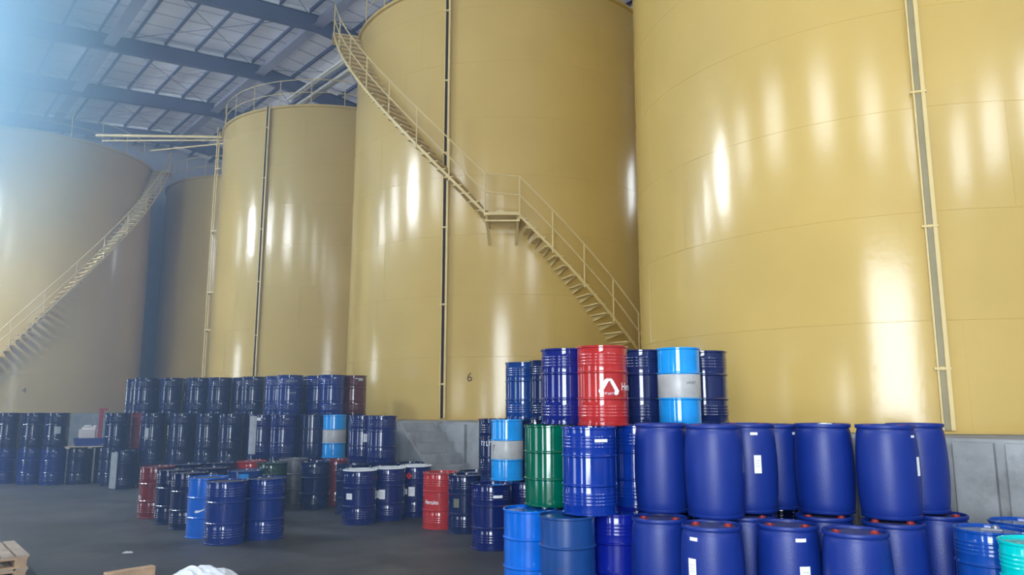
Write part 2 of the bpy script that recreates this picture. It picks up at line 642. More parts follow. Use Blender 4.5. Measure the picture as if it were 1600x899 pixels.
def stair(parent, f, pz, landing=None):
    """spiral stair along the shell. pz: list of (phi_deg, z) flights; landing: (phi0, phi1, z)"""
    Ri, Ro = TR + 0.06, TR + 0.74
    st = bmesh.new()
    treads = []
    posts = []
    for (p0, z0), (p1, z1) in pz:
        n = max(2, int(abs(p1 - p0) / 1.5))
        for rad, hh, tk in ((Ro, 0.045, 0.02),):
            prev = None
            for k in range(n + 1):
                ph = R_(p0 + (p1 - p0) * k / n)
                z = z0 + (z1 - z0) * k / n
                q = [st.verts.new(cyl(rad + dx, ph, z + dz)) for dx, dz in ((-tk / 2, -hh), (tk / 2, -hh), (tk / 2, hh), (-tk / 2, hh))]
                if prev:
                    for i in range(4):
                        st.faces.new((prev[i], prev[(i + 1) % 4], q[(i + 1) % 4], q[i]))
                else:
                    st.faces.new(q[::-1])
                prev = q
            st.faces.new(prev)
        nt_ = int(round(abs(z1 - z0) / 0.222))
        for k in range(nt_ + 1):
            u = (k + 0.3) / (nt_ + 0.6)
            treads.append((R_(p0 + (p1 - p0) * u), z0 + (z1 - z0) * u))
        for k in range(0, 4 + int(abs(p1 - p0) / 14)):
            m_ = 3 + int(abs(p1 - p0) / 14)
            posts.append((R_(p0 + (p1 - p0) * k / m_), z0 + (z1 - z0) * k / m_))
    s = link('staircase', st, M['tank_trim'], parent)
    for ph, z in treads:
        bm = bmesh.new()
        rot = Matrix.Rotation(ph, 3, 'Z')
        add_box(bm, cyl((Ri + Ro) / 2 - 0.03, ph, z), (0.24, Ro - Ri, 0.03), rot)
        # triangular support plate below the tread
        for dph in (-0.005 / TR,):
            a = [cyl(TR, ph + dph, z - 0.015), cyl(Ro - .04, ph + dph, z - 0.015), cyl(TR, ph + dph, z - 0.14)]
            b = [cyl(TR, ph - dph, z - 0.015), cyl(Ro - .04, ph - dph, z - 0.015), cyl(TR, ph - dph, z - 0.14)]
            va = [bm.verts.new(q) for q in a]; vb = [bm.verts.new(q) for q in b]
            bm.faces.new(va); bm.faces.new(vb[::-1])
            for i in range(3):
                bm.faces.new((va[i], vb[i], vb[(i + 1) % 3], va[(i + 1) % 3]))
        link('tread', bm, M['tank_trim'], s)
    # handrails follow the outer string
    line = []
    for (p0, z0), (p1, z1) in pz:
        n = max(2, int(abs(p1 - p0) / 2))
        for k in range(n + 1):
            line.append(cyl(Ro, R_(p0 + (p1 - p0) * k / n), z0 + (z1 - z0) * k / n))
    bm = bmesh.new()
    for h in (0.95, 0.5):
        add_tube(bm, [q + Vector((0, 0, h)) for q in line], 0.019, 6)
    link('handrail', bm, M['tank_trim'], s, 40)
    for ph, z in posts:
        bm = bmesh.new()
        q = cyl(Ro, ph, z)
        add_tube(bm, [q - Vector((0, 0, 0.09)), q + Vector((0, 0, 0.95))], 0.019, 6)
        link('post', bm, M['tank_trim'], s)
    for ld in (landing or []):
        p0, p1, z = ld
        bm = bmesh.new()
        n = 6
        top = []
        for k in range(n + 1):
            ph = R_(p0 + (p1 - p0) * k / n)
            top.append([bm.verts.new(cyl(rr_, ph, zz)) for rr_, zz in ((TR, z), (Ro + .03, z), (Ro + .03, z - 0.07), (TR, z - 0.07))])
        for a, b in zip(top, top[1:]):
            for i in range(4):
                bm.faces.new((a[i], a[(i + 1) % 4], b[(i + 1) % 4], b[i]))
        bm.faces.new(top[0]); bm.faces.new(top[-1][::-1])
        if z < 10:
            for ph in (R_(p0 + 0.4), R_(p1 - 0.4)):
                add_beam(bm, cyl(Ro, ph, z - 0.05), cyl(TR + 0.02, ph, z - 0.62), 0.06, 0.05)
                add_beam(bm, cyl(Ro, ph, z - 0.18), cyl(TR, ph, z - 0.18), 0.05, 0.05)
            add_beam(bm, cyl(Ro, R_(p0), z - 0.2), cyl(Ro, R_(p1), z - 0.2), 0.03, 0.04)
        link('landing', bm, M['tank_trim'], s)
    return s


def tank(name_label, x, y, seed, rail, gph=None, gm='gauge'):
    t = empty('storage_tank', (x, y, 0))
    tag(t, name_label, 'tank', 'yellow storage tanks on the concrete platform')
    link('shell', shell_bm(seed), M['tank'], t, 25)
    if rail:
        guard_rail(t, (R_(rail[0]), R_(rail[1])))
    if gph is not None:
        gauge(t, R_(gph), gm)
    return t


def tank_number(t, s, phi, z, size):
    bm = bend(text2d(s, size), TR + 0.004, R_(phi), z, 0.05)
    link('number', bm, M['number'], t)


near = tank('huge yellow tank filling the right of the photo, behind the plastic drums', 7.25, 14.25, 4, None, -19.5, 'gauge_lit_olive')
mid = tank('tall yellow tank numbered 6 with a spiral stair and landing in the centre', -0.15, 22.3, 5, (-62, 160), -18.5)
stair(mid, 1, [((-70, 12.85), (-5.2, 6.48)), ((3.5, 6.40), (53, 1.72))], [(-5.2, 3.5, 6.48), (-77, -70, 12.9)])
tank_number(mid, '6', -10.5, 2.65, 0.30)
third = tank('yellow tank without a stair, between the slim shaded tank and tank 6', -7.4, 30.5, 6, (-90, 90), -20)
slim = tank('shaded yellow tank mostly hidden behind its neighbours, beside the grey column', -13.65, 39.0, 7, (-90, 90))
left = tank('far left yellow tank numbered 4 with a stair winding up to its right', -21.5, 32.5, 8, (-90, 90))
stair(left, 1, [((8, 1.72), (102, 12.85))], [(102, 108, 12.9)])
tank_number(left, '4', 35.8, 2.53, 0.30)

# ------------------------------------------------------------------ pipes
pr_ = empty('riser_pipe', (-7.4, 30.5, 0))
tag(pr_, 'pair of thin vertical pipes clamped to the left side of the stairless tank', 'pipe')
for k, ph in enumerate((-79.5, -74.0)):
    bm = bmesh.new()
    q = cyl(TR + 0.22, R_(ph), 0)
    add_tube(bm, [q + Vector((0, 0, PT)), q + Vector((0, 0, TTOP + 0.4))], 0.028, 10)
    link('pipe', bm, M['tank_trim'], pr_, 40)
for z in (4.9, 6.4, 8.9, 11.5):
    bm = bmesh.new()
    add_beam(bm, cyl(TR + 0.22, R_(-80.5), z), cyl(TR + 0.22, R_(-73), z), 0.06, 0.04)
    add_beam(bm, cyl(TR + 0.22, R_(-73), z), cyl(TR, R_(-71), z), 0.05, 0.04)
    link('clamp', bm, M['tank_trim'], pr_)

for k in range(4):
    bm = bmesh.new()
    p_ = 2.1 + 0.27 * k
    r0 = 10.5 - 0.12 * k
    z_ = 14.15 - (0.1 if k % 2 else 0)
    add_tube(bm, [(r0, p_, z_), (-9.0, p_, z_)], 0.055, 10)
    o = link('overhead_pipe', bm, M['pipe'], None, 40)
    place(o)
    tag(o, ['overhead pale pipe nearest the aisle below the roof, right of the stairless tank', 'second overhead pale pipe from the aisle, running over tank 6', 'third overhead pale pipe from the aisle, running over tank 6', 'overhead pale pipe furthest from the aisle, running over tank 6'][3 - k], 'pipe', 'overhead pipes beside the stairless tank')

# pipe bridge between tank 4 and the stairless tank
pb = empty('pipe_bridge', (0, 0, 0))
tag(pb, 'pale pipe bridge spanning from the far left tank to the stairless tank', 'pipe bridge')
for a, b, rad in (((-17.54, 29.8, 13.22), (-11.8, 29.3, 12.95), 0.06), ((-17.25, 29.8, 12.98), (-11.85, 29.25, 12.80), 0.03), ((-15.81, 31.0, 12.96), (-11.92, 29.35, 12.70), 0.03)):
    bm = bmesh.new()
    add_tube(bm, [a, b], rad, 8)
    link('pipe', bm, M['tank_trim'], pb, 40)
pb2 = empty('pipe_bridge', (0, 0, 0))
tag(pb2, 'short inclined pale pipes from the shaded tank top to the stairless tank', 'pipe bridge')
for d in (0, 0.35):
    bm = bmesh.new()
    add_tube(bm, [(-13.6 + d, 34.6, 13.0), (-10.6 + d, 31.6, 14.1)], 0.05, 8)
    link('pipe', bm, M['tank_trim'], pb2, 40)

# ------------------------------------------------------------------ drums
DRUMS = [
    (-6.555, 14.028, 0.00, 'ribbed', 'maroon', 0.300, 'dull red ribbed drum at the left end of the loose floor row', 'steel drums standing loose in front of the left stack', [('text', '0/0', -62, 0.4, 0.085, 'white')]),
    (-5.928, 13.354, 0.00, 'ribbed', 'navy', 0.300, 'navy drum with white lettering next to the dull red floor drum', 'steel drums standing loose in front of the left stack', [('text', '###', -8, 0.78, 0.07, 'paper')]),
    (-5.437, 12.841, 0.00, 'ribbed', 'navy', 0.300, 'navy drum between the lettered navy drum and the bright blue drum', 'steel drums standing loose in front of the left stack', []),
    (-4.806, 12.035, 0.00, 'plain', 'midblue', 0.300, 'bright blue drum with a white smear in the loose floor row', 'steel drums standing loose in front of the left stack', [('smear', -20, 0.45, 0.16, 'white')]),
    (-4.290, 11.474, 0.00, 'ribbed', 'royal', 0.300, 'dark blue drum nearest the camera in the loose floor row', 'steel drums standing loose in front of the left stack', []),
    (-3.834, 11.883, 0.00, 'ribbed', 'royal', 0.300, 'dark blue floor drum right of the nearest one, before the green drum', 'steel drums standing loose in front of the left stack', []),
    (-6.239, 14.552, 0.00, 'ribbed', 'navy', 0.300, 'navy drum behind the dull red drum in the loose floor group', 'steel drums standing loose in front of the left stack', []),
    (-5.427, 13.750, 0.00, 'ribbed', 'navy', 0.300, 'navy drum of the second row behind the bright blue drum', 'steel drums standing loose in front of the left stack', []),
    (-4.641, 13.200, 0.00, 'plain', 'skyblue', 0.300, 'drum with a light blue band whose lid shows behind the front pair', 'steel drums standing loose in front of the left stack', [('patch', 'sky', -4, 0.84, 0.95, 0.16)]),
    (-5.753, 14.924, 0.00, 'ribbed', 'navy', 0.300, 'back-row navy drum of the loose floor group, left of the red one', 'steel drums standing loose in front of the left stack', []),
    (-5.240, 15.257, 0.00, 'ribbed', 'red', 0.300, 'bright red drum showing above the lids of the front pair', 'steel drums standing loose in front of the left stack', []),
    (-4.712, 14.900, 0.00, 'ribbed', 'dkgreen', 0.300, 'dark green drum between the bright red drum and the silver drum', 'steel drums standing loose in front of the left stack', [('patch', 'paper', -33, 0.9, 0.98, 0.05), ('text', '######', -28, 0.76, 0.06, 'paper')]),
    (-4.588, 15.928, 0.00, 'hooped', 'silver', 0.300, 'bare silver steel drum with two dark hoops on the floor', 'steel drums around the concrete steps', []),
    (-3.929, 15.164, 0.00, 'ribbed', 'navy', 0.300, 'navy floor drum between the silver drum and the dull red one', 'steel drums around the concrete steps', []),
    (-3.622, 15.693, 0.00, 'ribbed', 'maroon', 0.300, 'dull red floor drum under the light blue and grey drum', 'steel drums around the concrete steps', [('patch', 'white', -44, 0.25, 0.42, 0.04)]),
    (-3.048, 14.466, 0.00, 'ribbed', 'navy', 0.300, 'navy floor drum half hidden behind the leftmost white-lidded drum', 'steel drums around the concrete steps', []),
    (-2.659, 13.298, 0.00, 'ribbed', 'deepblue', 0.300, 'leftmost of the three white-lidded navy drums', 'steel drums around the concrete steps', [('patch', 'white', -37, 0.47, 0.58, 0.12)]),
    (-2.220, 13.724, 0.00, 'ribbed', 'deepblue', 0.300, 'middle one of the three white-lidded navy drums', 'steel drums around the concrete steps', [('patch', 'white', -24, 0.42, 0.6, 0.12), ('patch', 'white', -48, 0.44, 0.58, 0.12), ('diamond', -50, 0.83, 0.1)]),
    (-1.796, 14.166, 0.00, 'ribbed', 'deepblue', 0.300, 'rightmost of the three white-lidded navy drums', 'steel drums around the concrete steps', [('patch', 'white', -14, 0.42, 0.6, 0.12), ('patch', 'white', -46, 0.45, 0.56, 0.16), ('diamond', -24, 0.82, 0.13)]),
    (-2.017, 14.863, 0.00, 'ribbed', 'navy', 0.300, 'navy drum in the gap behind the white-lidded drums, by the stair flank', 'steel drums around the concrete steps', []),
    (-1.211, 12.858, 0.00, 'ribbed', 'red', 0.300, 'red floor drum with white lettering just right of the steps', 'steel drums around the concrete steps', [('text', 'Hercules', -30, 0.48, 0.078, 'white'), ('patch', 'white', 48, 0.42, 0.58, 0.03)]),
    (-0.759, 12.446, 0.00, 'ribbed', 'navy', 0.300, 'navy floor drum tight against the lettered red one', 'steel drums around the concrete steps', [('patch', 'olive', -30, 0.45, 0.6, 0.1)]),
    (-0.292, 11.079, 0.00, 'ribbed', 'deepblue', 0.300, 'dark blue floor drum with white stencil right of the steps', 'steel drums around the concrete steps', [('patch', 'white', 17, 0.8, 0.84, 0.14)]),
    (-0.625, 13.043, 0.00, 'ribbed', 'navy', 0.300, 'navy drum behind the lettered red drum at the foot of the right stack', 'steel drums around the concrete steps', []),
    (-0.217, 12.161, 0.00, 'ribbed', 'rustnavy', 0.300, 'rust-marked navy drum under the navy and light blue pair', 'steel drums around the concrete steps', []),
    (0.205, 11.437, 0.00, 'ribbed', 'deepblue', 0.300, 'navy floor drum in the gap left below the green drum', 'steel drums around the concrete steps', []),
    (0.198, 8.496, 0.00, 'hooped', 'midblue', 0.300, 'bright blue two-hooped drum at the bottom left of the right stack', 'steel drums of the stack on the right', []),
    (0.579, 8.017, 0.00, 'hooped', 'worn', 0.300, 'scuffed blue drum with rusty rim under the big blue one', 'steel drums of the stack on the right', []),
    (1.136, 8.271, 0.00, 'ribbed', 'ultra', 0.300, 'deep blue ribbed drum beside the first plastic drum at the bottom', 'steel drums of the stack on the right', []),
    (1.501, 7.780, 0.00, 'plastic', 'plastic', 0.300, 'bottom plastic drum furthest left, beside the deep blue steel drum', 'blue plastic drums stacked on the right', []),
    (1.899, 7.315, 0.00, 'plastic', 'plastic', 0.300, 'bottom plastic drum with two labels on its left side', 'blue plastic drums stacked on the right', [('patch', 'white', -38, 0.49, 0.69, 0.085), ('patch', 'white', -36, 0.86, 0.895, 0.085)]),
    (2.429, 7.923, 0.00, 'plastic', 'plastic', 0.300, 'bottom plastic drum in shade, recessed between two labelled ones', 'blue plastic drums stacked on the right', []),
    (2.634, 7.346, 0.00, 'plastic', 'plastic', 0.300, 'bottom plastic drum with two labels on its right side', 'blue plastic drums stacked on the right', [('patch', 'white', 27, 0.44, 0.63, 0.1), ('patch', 'white', 24, 0.86, 0.895, 0.1)]),
    (3.109, 6.959, 0.00, 'plastic', 'plastic', 0.300, 'nearest bottom plastic drum, dusty lid with two red caps in full view', 'blue plastic drums stacked on the right', []),
    (3.712, 7.472, 0.00, 'plastic', 'plastic', 0.300, 'bottom plastic drum behind the nearest one, below the big front drum', 'blue plastic drums stacked on the right', []),
    (4.438, 7.980, 0.00, 'plastic', 'plastic', 0.300, 'bottom plastic drum at the right end of the row, beside the concrete wall', 'blue plastic drums stacked on the right', []),
    (3.213, 7.891, 0.00, 'plastic', 'plastic', 0.300, 'bottom plastic drum in the second row whose red caps show below the upper pair', 'blue plastic drums stacked on the right', []),
    (4.444, 7.154, 0.00, 'ribbed', 'blue2', 0.300, 'blue steel drum with a paper on its lid at the right edge', 'steel drums of the stack on the right', [('lidpaper',), ('smear', -55, 0.42, 0.08, 'white')]),
    (5.045, 7.571, 0.00, 'ribbed', 'blue2', 0.300, 'blue steel drum behind the papered one, against the concrete wall', 'steel drums of the stack on the right', []),
    (4.448, 6.506, 0.00, 'ribbed', 'teal', 0.300, 'turquoise steel drum cut off by the right edge', 'steel drums of the stack on the right', []),
    (0.439, 8.800, 0.90, 'hooped', 'green', 0.300, 'dark green two-hooped drum in the middle layer', 'steel drums of the stack on the right', []),
    (0.832, 8.150, 0.90, 'ribbed', 'blue3', 0.300, 'big blue ribbed drum with white sticker beside the green drum', 'steel drums of the stack on the right', [('patch', 'white', 26, 0.83, 0.865, 0.15)]),
    (1.443, 8.779, 0.90, 'ribbed', 'blue3', 0.300, 'blue ribbed drum wedged between the big blue drum and the plastic drums', 'steel drums of the stack on the right', []),
    (1.624, 8.194, 0.92, 'plastic', 'plastic', 0.300, 'upper plastic drum furthest left, beside the ribbed steel drum', 'blue plastic drums stacked on the right', []),
    (2.075, 7.781, 0.92, 'plastic', 'plastic', 0.300, 'front upper plastic drum left of the two labelled ones', 'blue plastic drums stacked on the right', []),
    (2.550, 8.166, 0.92, 'plastic', 'plastic', 0.300, 'upper plastic drum recessed with a white label facing the camera', 'blue plastic drums stacked on the right', [('patch', 'white', 18, 0.45, 0.65, 0.075), ('patch', 'white', 14, 0.875, 0.905, 0.075)]),
    (2.995, 8.591, 0.90, 'plastic', 'plastic', 0.300, 'upper plastic drum in the rear with a label at its right edge', 'blue plastic drums stacked on the right', [('patch', 'white', 56, 0.5, 0.68, 0.09), ('patch', 'white', 50, 0.88, 0.91, 0.08)]),
    (3.334, 8.081, 0.92, 'plastic', 'plastic', 0.300, 'upper plastic drum with a white scrap on its lid', 'blue plastic drums stacked on the right', []),
    (3.821, 7.710, 0.92, 'plastic', 'plastic', 0.300, 'largest upper plastic drum, second from the right end', 'blue plastic drums stacked on the right', [('patch', 'white', 66, 0.46, 0.66, 0.06), ('patch', 'white', 60, 0.865, 0.89, 0.06)]),
    (4.354, 8.138, 0.92, 'plastic', 'plastic', 0.300, 'rightmost upper plastic drum, against the concrete wall', 'blue plastic drums stacked on the right', []),
    (-0.248, 12.200, 0.90, 'ribbed', 'navy', 0.300, 'navy drum with white stencil on the steps side of the right stack', 'steel drums of the stack on the right', [('text', '#######', -20, 0.58, 0.085, 'white')]),
    (-0.075, 11.581, 0.90, 'banded', 'lblue', 0.255, 'light blue drum with grey band in the middle layer, left of the green drum', 'steel drums of the stack on the right', [('text', '#', -52, 0.53, 0.1, 'dark')]),
    (0.379, 11.919, 0.90, 'ribbed', 'navy', 0.300, 'navy drum in the gap between the banded drum and the green drum', 'steel drums of the stack on the right', []),
    (0.187, 12.100, 1.80, 'ribbed', 'blue4', 0.300, 'blue top-layer drum set far back at the left of the right stack', 'steel drums of the stack on the right', []),
    (0.565, 11.550, 1.80, 'ribbed', 'navy', 0.300, 'navy top-layer drum half hidden behind the purple-blue one', 'steel drums of the stack on the right', []),
    (0.652, 9.107, 1.80, 'ribbed', 'indigo', 0.300, 'glossy purple-blue top drum left of the red one', 'steel drums of the stack on the right', []),
    (1.051, 8.643, 1.80, 'ribbed', 'red', 0.300, 'red top drum with white triangular emblem and lettering', 'steel drums of the stack on the right', [('logo', 14, 0.48, 0.21), ('text', 'Hercules', 76, 0.48, 0.1, 'white')]),
    (1.622, 9.297, 1.80, 'ribbed', 'indigo2', 0.270, 'dusty dark blue top drum between the red and the banded drum', 'steel drums of the stack on the right', []),
    (1.996, 8.903, 1.80, 'banded', 'lblue', 0.260, 'light blue top drum with a grey band', 'steel drums of the stack on the right', [('text', '######', 34, 0.54, 0.035, 'dark')]),
    (2.446, 9.500, 1.80, 'ribbed', 'indigo2', 0.300, 'dark blue top drum at the right end of the top row', 'steel drums of the stack on the right', []),
    (0.671, 9.450, 0.90, 'ribbed', 'navy', 0.300, 'navy steel drum out of sight inside the right stack', 'steel drums of the stack on the right', []),
    (2.060, 9.300, 0.90, 'ribbed', 'navy', 0.300, 'navy steel drum out of sight inside the right stack', 'steel drums of the stack on the right', []),
    (2.573, 9.750, 0.90, 'ribbed', 'navy', 0.300, 'navy steel drum out of sight inside the right stack', 'steel drums of the stack on the right', []),
    (0.422, 9.264, 0.00, 'ribbed', 'navy', 0.300, 'navy steel drum out of sight inside the right stack', 'steel drums of the stack on the right', []),
    (0.794, 8.779, 0.00, 'ribbed', 'navy', 0.300, 'navy steel drum out of sight inside the right stack', 'steel drums of the stack on the right', []),
    (1.531, 9.200, 0.00, 'ribbed', 'navy', 0.300, 'navy steel drum out of sight inside the right stack', 'steel drums of the stack on the right', []),
    (2.095, 9.600, 0.00, 'ribbed', 'navy', 0.300, 'navy steel drum out of sight inside the right stack', 'steel drums of the stack on the right', []),
    (2.629, 10.100, 0.00, 'ribbed', 'navy', 0.300, 'navy steel drum out of sight inside the right stack', 'steel drums of the stack on the right', []),
    (0.394, 12.202, 0.00, 'ribbed', 'navy', 0.300, 'navy steel drum out of sight inside the right stack', 'steel drums of the stack on the right', []),
    (1.729, 8.500, 0.00, 'ribbed', 'navy', 0.300, 'navy steel drum out of sight inside the right stack', 'steel drums of the stack on the right', []),
    (2.685, 8.600, 0.00, 'ribbed', 'navy', 0.300, 'navy steel drum out of sight inside the right stack', 'steel drums of the stack on the right', []),
    (3.194, 9.100, 0.00, 'ribbed', 'navy', 0.300, 'navy steel drum out of sight inside the right stack', 'steel drums of the stack on the right', []),
    (0.702, 9.900, 0.00, 'ribbed', 'navy', 0.300, 'navy steel drum out of sight inside the right stack', 'steel drums of the stack on the right', []),
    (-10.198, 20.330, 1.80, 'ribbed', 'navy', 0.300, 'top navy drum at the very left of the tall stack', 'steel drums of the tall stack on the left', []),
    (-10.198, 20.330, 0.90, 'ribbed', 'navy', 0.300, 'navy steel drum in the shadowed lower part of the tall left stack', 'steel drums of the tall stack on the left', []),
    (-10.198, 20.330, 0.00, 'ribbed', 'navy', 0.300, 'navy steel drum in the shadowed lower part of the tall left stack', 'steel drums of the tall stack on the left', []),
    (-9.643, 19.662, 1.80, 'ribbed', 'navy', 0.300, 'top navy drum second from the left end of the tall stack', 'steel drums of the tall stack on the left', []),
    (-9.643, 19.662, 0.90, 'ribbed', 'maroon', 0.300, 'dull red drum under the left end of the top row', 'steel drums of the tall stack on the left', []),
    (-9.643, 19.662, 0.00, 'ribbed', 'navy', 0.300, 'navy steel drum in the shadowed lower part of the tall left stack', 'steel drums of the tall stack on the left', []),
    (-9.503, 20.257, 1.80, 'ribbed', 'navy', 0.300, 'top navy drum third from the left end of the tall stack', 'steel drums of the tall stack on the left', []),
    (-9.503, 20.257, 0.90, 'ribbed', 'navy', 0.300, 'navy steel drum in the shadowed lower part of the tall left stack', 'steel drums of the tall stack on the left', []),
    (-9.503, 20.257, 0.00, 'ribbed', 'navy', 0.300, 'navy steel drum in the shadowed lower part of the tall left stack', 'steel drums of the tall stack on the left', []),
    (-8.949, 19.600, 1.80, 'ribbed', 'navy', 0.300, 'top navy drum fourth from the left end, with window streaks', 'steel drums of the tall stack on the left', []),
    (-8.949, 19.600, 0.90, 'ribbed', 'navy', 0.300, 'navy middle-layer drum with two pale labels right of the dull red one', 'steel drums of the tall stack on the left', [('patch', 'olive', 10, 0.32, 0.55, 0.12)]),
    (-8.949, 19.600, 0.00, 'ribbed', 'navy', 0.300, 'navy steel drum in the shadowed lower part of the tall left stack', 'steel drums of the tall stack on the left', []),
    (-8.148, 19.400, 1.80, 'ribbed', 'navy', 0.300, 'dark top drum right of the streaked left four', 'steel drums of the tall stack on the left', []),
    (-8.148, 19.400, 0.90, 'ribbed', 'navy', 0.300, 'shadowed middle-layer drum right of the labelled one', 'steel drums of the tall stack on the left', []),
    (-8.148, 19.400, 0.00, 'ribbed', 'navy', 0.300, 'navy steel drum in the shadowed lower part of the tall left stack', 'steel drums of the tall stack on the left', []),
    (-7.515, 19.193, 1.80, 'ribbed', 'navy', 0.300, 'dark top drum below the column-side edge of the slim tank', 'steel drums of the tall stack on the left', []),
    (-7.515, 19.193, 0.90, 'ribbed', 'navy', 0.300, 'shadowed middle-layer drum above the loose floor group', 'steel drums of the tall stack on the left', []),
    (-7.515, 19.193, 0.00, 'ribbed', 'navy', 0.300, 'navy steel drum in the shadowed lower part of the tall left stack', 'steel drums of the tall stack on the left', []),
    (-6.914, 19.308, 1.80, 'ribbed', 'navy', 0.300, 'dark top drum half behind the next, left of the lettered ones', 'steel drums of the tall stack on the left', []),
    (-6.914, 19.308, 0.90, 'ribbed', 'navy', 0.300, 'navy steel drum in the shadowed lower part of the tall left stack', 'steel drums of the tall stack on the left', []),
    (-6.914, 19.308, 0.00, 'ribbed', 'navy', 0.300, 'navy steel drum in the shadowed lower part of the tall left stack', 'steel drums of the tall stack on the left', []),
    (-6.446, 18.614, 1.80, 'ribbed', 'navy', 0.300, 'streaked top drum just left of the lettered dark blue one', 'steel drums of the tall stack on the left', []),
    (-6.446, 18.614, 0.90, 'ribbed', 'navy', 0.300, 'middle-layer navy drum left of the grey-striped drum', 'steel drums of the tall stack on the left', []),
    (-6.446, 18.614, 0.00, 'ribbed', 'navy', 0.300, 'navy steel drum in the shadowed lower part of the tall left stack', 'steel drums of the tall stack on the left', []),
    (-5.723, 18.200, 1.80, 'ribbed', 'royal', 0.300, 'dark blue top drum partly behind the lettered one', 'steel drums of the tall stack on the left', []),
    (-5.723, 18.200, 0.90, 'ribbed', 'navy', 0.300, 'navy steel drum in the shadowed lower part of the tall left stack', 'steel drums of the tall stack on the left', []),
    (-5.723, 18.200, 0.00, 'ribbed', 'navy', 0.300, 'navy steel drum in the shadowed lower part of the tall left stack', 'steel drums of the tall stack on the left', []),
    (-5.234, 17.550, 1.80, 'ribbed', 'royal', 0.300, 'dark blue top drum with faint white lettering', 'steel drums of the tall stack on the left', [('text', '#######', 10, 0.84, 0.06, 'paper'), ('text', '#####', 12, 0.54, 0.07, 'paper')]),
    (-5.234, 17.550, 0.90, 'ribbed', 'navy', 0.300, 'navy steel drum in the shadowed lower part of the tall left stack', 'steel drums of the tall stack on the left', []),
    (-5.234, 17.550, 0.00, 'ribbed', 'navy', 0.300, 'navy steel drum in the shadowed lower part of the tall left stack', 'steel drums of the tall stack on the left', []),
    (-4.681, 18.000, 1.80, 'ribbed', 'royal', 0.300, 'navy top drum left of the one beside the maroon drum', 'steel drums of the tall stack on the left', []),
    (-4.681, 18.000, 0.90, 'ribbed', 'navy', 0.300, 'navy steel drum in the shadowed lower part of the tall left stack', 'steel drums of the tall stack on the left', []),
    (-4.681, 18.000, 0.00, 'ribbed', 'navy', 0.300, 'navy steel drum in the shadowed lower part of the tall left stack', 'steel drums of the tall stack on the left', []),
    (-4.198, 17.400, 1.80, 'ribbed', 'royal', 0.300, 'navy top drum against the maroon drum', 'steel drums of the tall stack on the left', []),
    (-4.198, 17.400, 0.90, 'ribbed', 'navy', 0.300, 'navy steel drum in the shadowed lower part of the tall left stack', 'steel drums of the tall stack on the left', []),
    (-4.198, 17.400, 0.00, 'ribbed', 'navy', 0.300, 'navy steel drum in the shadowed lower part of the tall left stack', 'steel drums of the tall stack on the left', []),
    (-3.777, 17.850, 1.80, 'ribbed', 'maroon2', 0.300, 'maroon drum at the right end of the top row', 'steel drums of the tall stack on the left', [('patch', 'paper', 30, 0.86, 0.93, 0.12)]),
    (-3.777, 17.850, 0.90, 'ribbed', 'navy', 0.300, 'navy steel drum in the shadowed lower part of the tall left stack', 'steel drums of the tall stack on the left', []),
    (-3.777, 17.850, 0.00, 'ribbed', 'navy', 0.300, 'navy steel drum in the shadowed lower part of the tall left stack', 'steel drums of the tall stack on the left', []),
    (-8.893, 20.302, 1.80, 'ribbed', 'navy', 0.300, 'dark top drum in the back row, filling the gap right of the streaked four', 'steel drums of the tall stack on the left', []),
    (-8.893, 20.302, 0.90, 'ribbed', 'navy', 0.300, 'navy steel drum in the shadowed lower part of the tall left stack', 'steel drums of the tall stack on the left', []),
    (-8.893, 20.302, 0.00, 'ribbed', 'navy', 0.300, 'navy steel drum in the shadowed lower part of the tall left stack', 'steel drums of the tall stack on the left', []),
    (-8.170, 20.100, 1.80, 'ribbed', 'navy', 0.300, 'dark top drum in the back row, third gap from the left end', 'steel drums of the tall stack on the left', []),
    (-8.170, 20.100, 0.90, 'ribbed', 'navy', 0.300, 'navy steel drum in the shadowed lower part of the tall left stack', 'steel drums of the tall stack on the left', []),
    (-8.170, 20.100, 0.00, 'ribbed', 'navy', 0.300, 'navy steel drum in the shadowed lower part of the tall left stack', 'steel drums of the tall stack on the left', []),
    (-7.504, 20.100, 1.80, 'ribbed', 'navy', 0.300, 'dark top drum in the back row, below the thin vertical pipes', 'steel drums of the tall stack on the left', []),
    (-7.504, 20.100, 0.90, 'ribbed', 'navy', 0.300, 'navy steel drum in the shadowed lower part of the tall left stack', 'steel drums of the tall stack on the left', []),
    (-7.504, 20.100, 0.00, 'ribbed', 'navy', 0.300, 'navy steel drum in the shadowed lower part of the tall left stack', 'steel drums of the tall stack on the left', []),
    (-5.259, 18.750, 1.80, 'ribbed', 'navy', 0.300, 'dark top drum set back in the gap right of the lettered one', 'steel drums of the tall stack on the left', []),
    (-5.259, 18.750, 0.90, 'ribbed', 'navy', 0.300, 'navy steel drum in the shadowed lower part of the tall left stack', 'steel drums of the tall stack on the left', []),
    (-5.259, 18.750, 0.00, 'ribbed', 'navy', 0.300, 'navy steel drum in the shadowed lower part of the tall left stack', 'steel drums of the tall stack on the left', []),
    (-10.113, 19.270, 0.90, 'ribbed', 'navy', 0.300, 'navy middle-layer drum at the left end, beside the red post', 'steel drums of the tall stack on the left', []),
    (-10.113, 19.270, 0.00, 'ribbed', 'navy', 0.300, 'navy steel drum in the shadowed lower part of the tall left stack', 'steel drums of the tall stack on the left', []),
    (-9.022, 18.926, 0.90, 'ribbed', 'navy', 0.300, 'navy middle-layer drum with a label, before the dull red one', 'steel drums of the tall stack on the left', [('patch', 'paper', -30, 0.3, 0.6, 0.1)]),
    (-9.022, 18.926, 0.00, 'ribbed', 'navy', 0.300, 'navy steel drum in the shadowed lower part of the tall left stack', 'steel drums of the tall stack on the left', []),
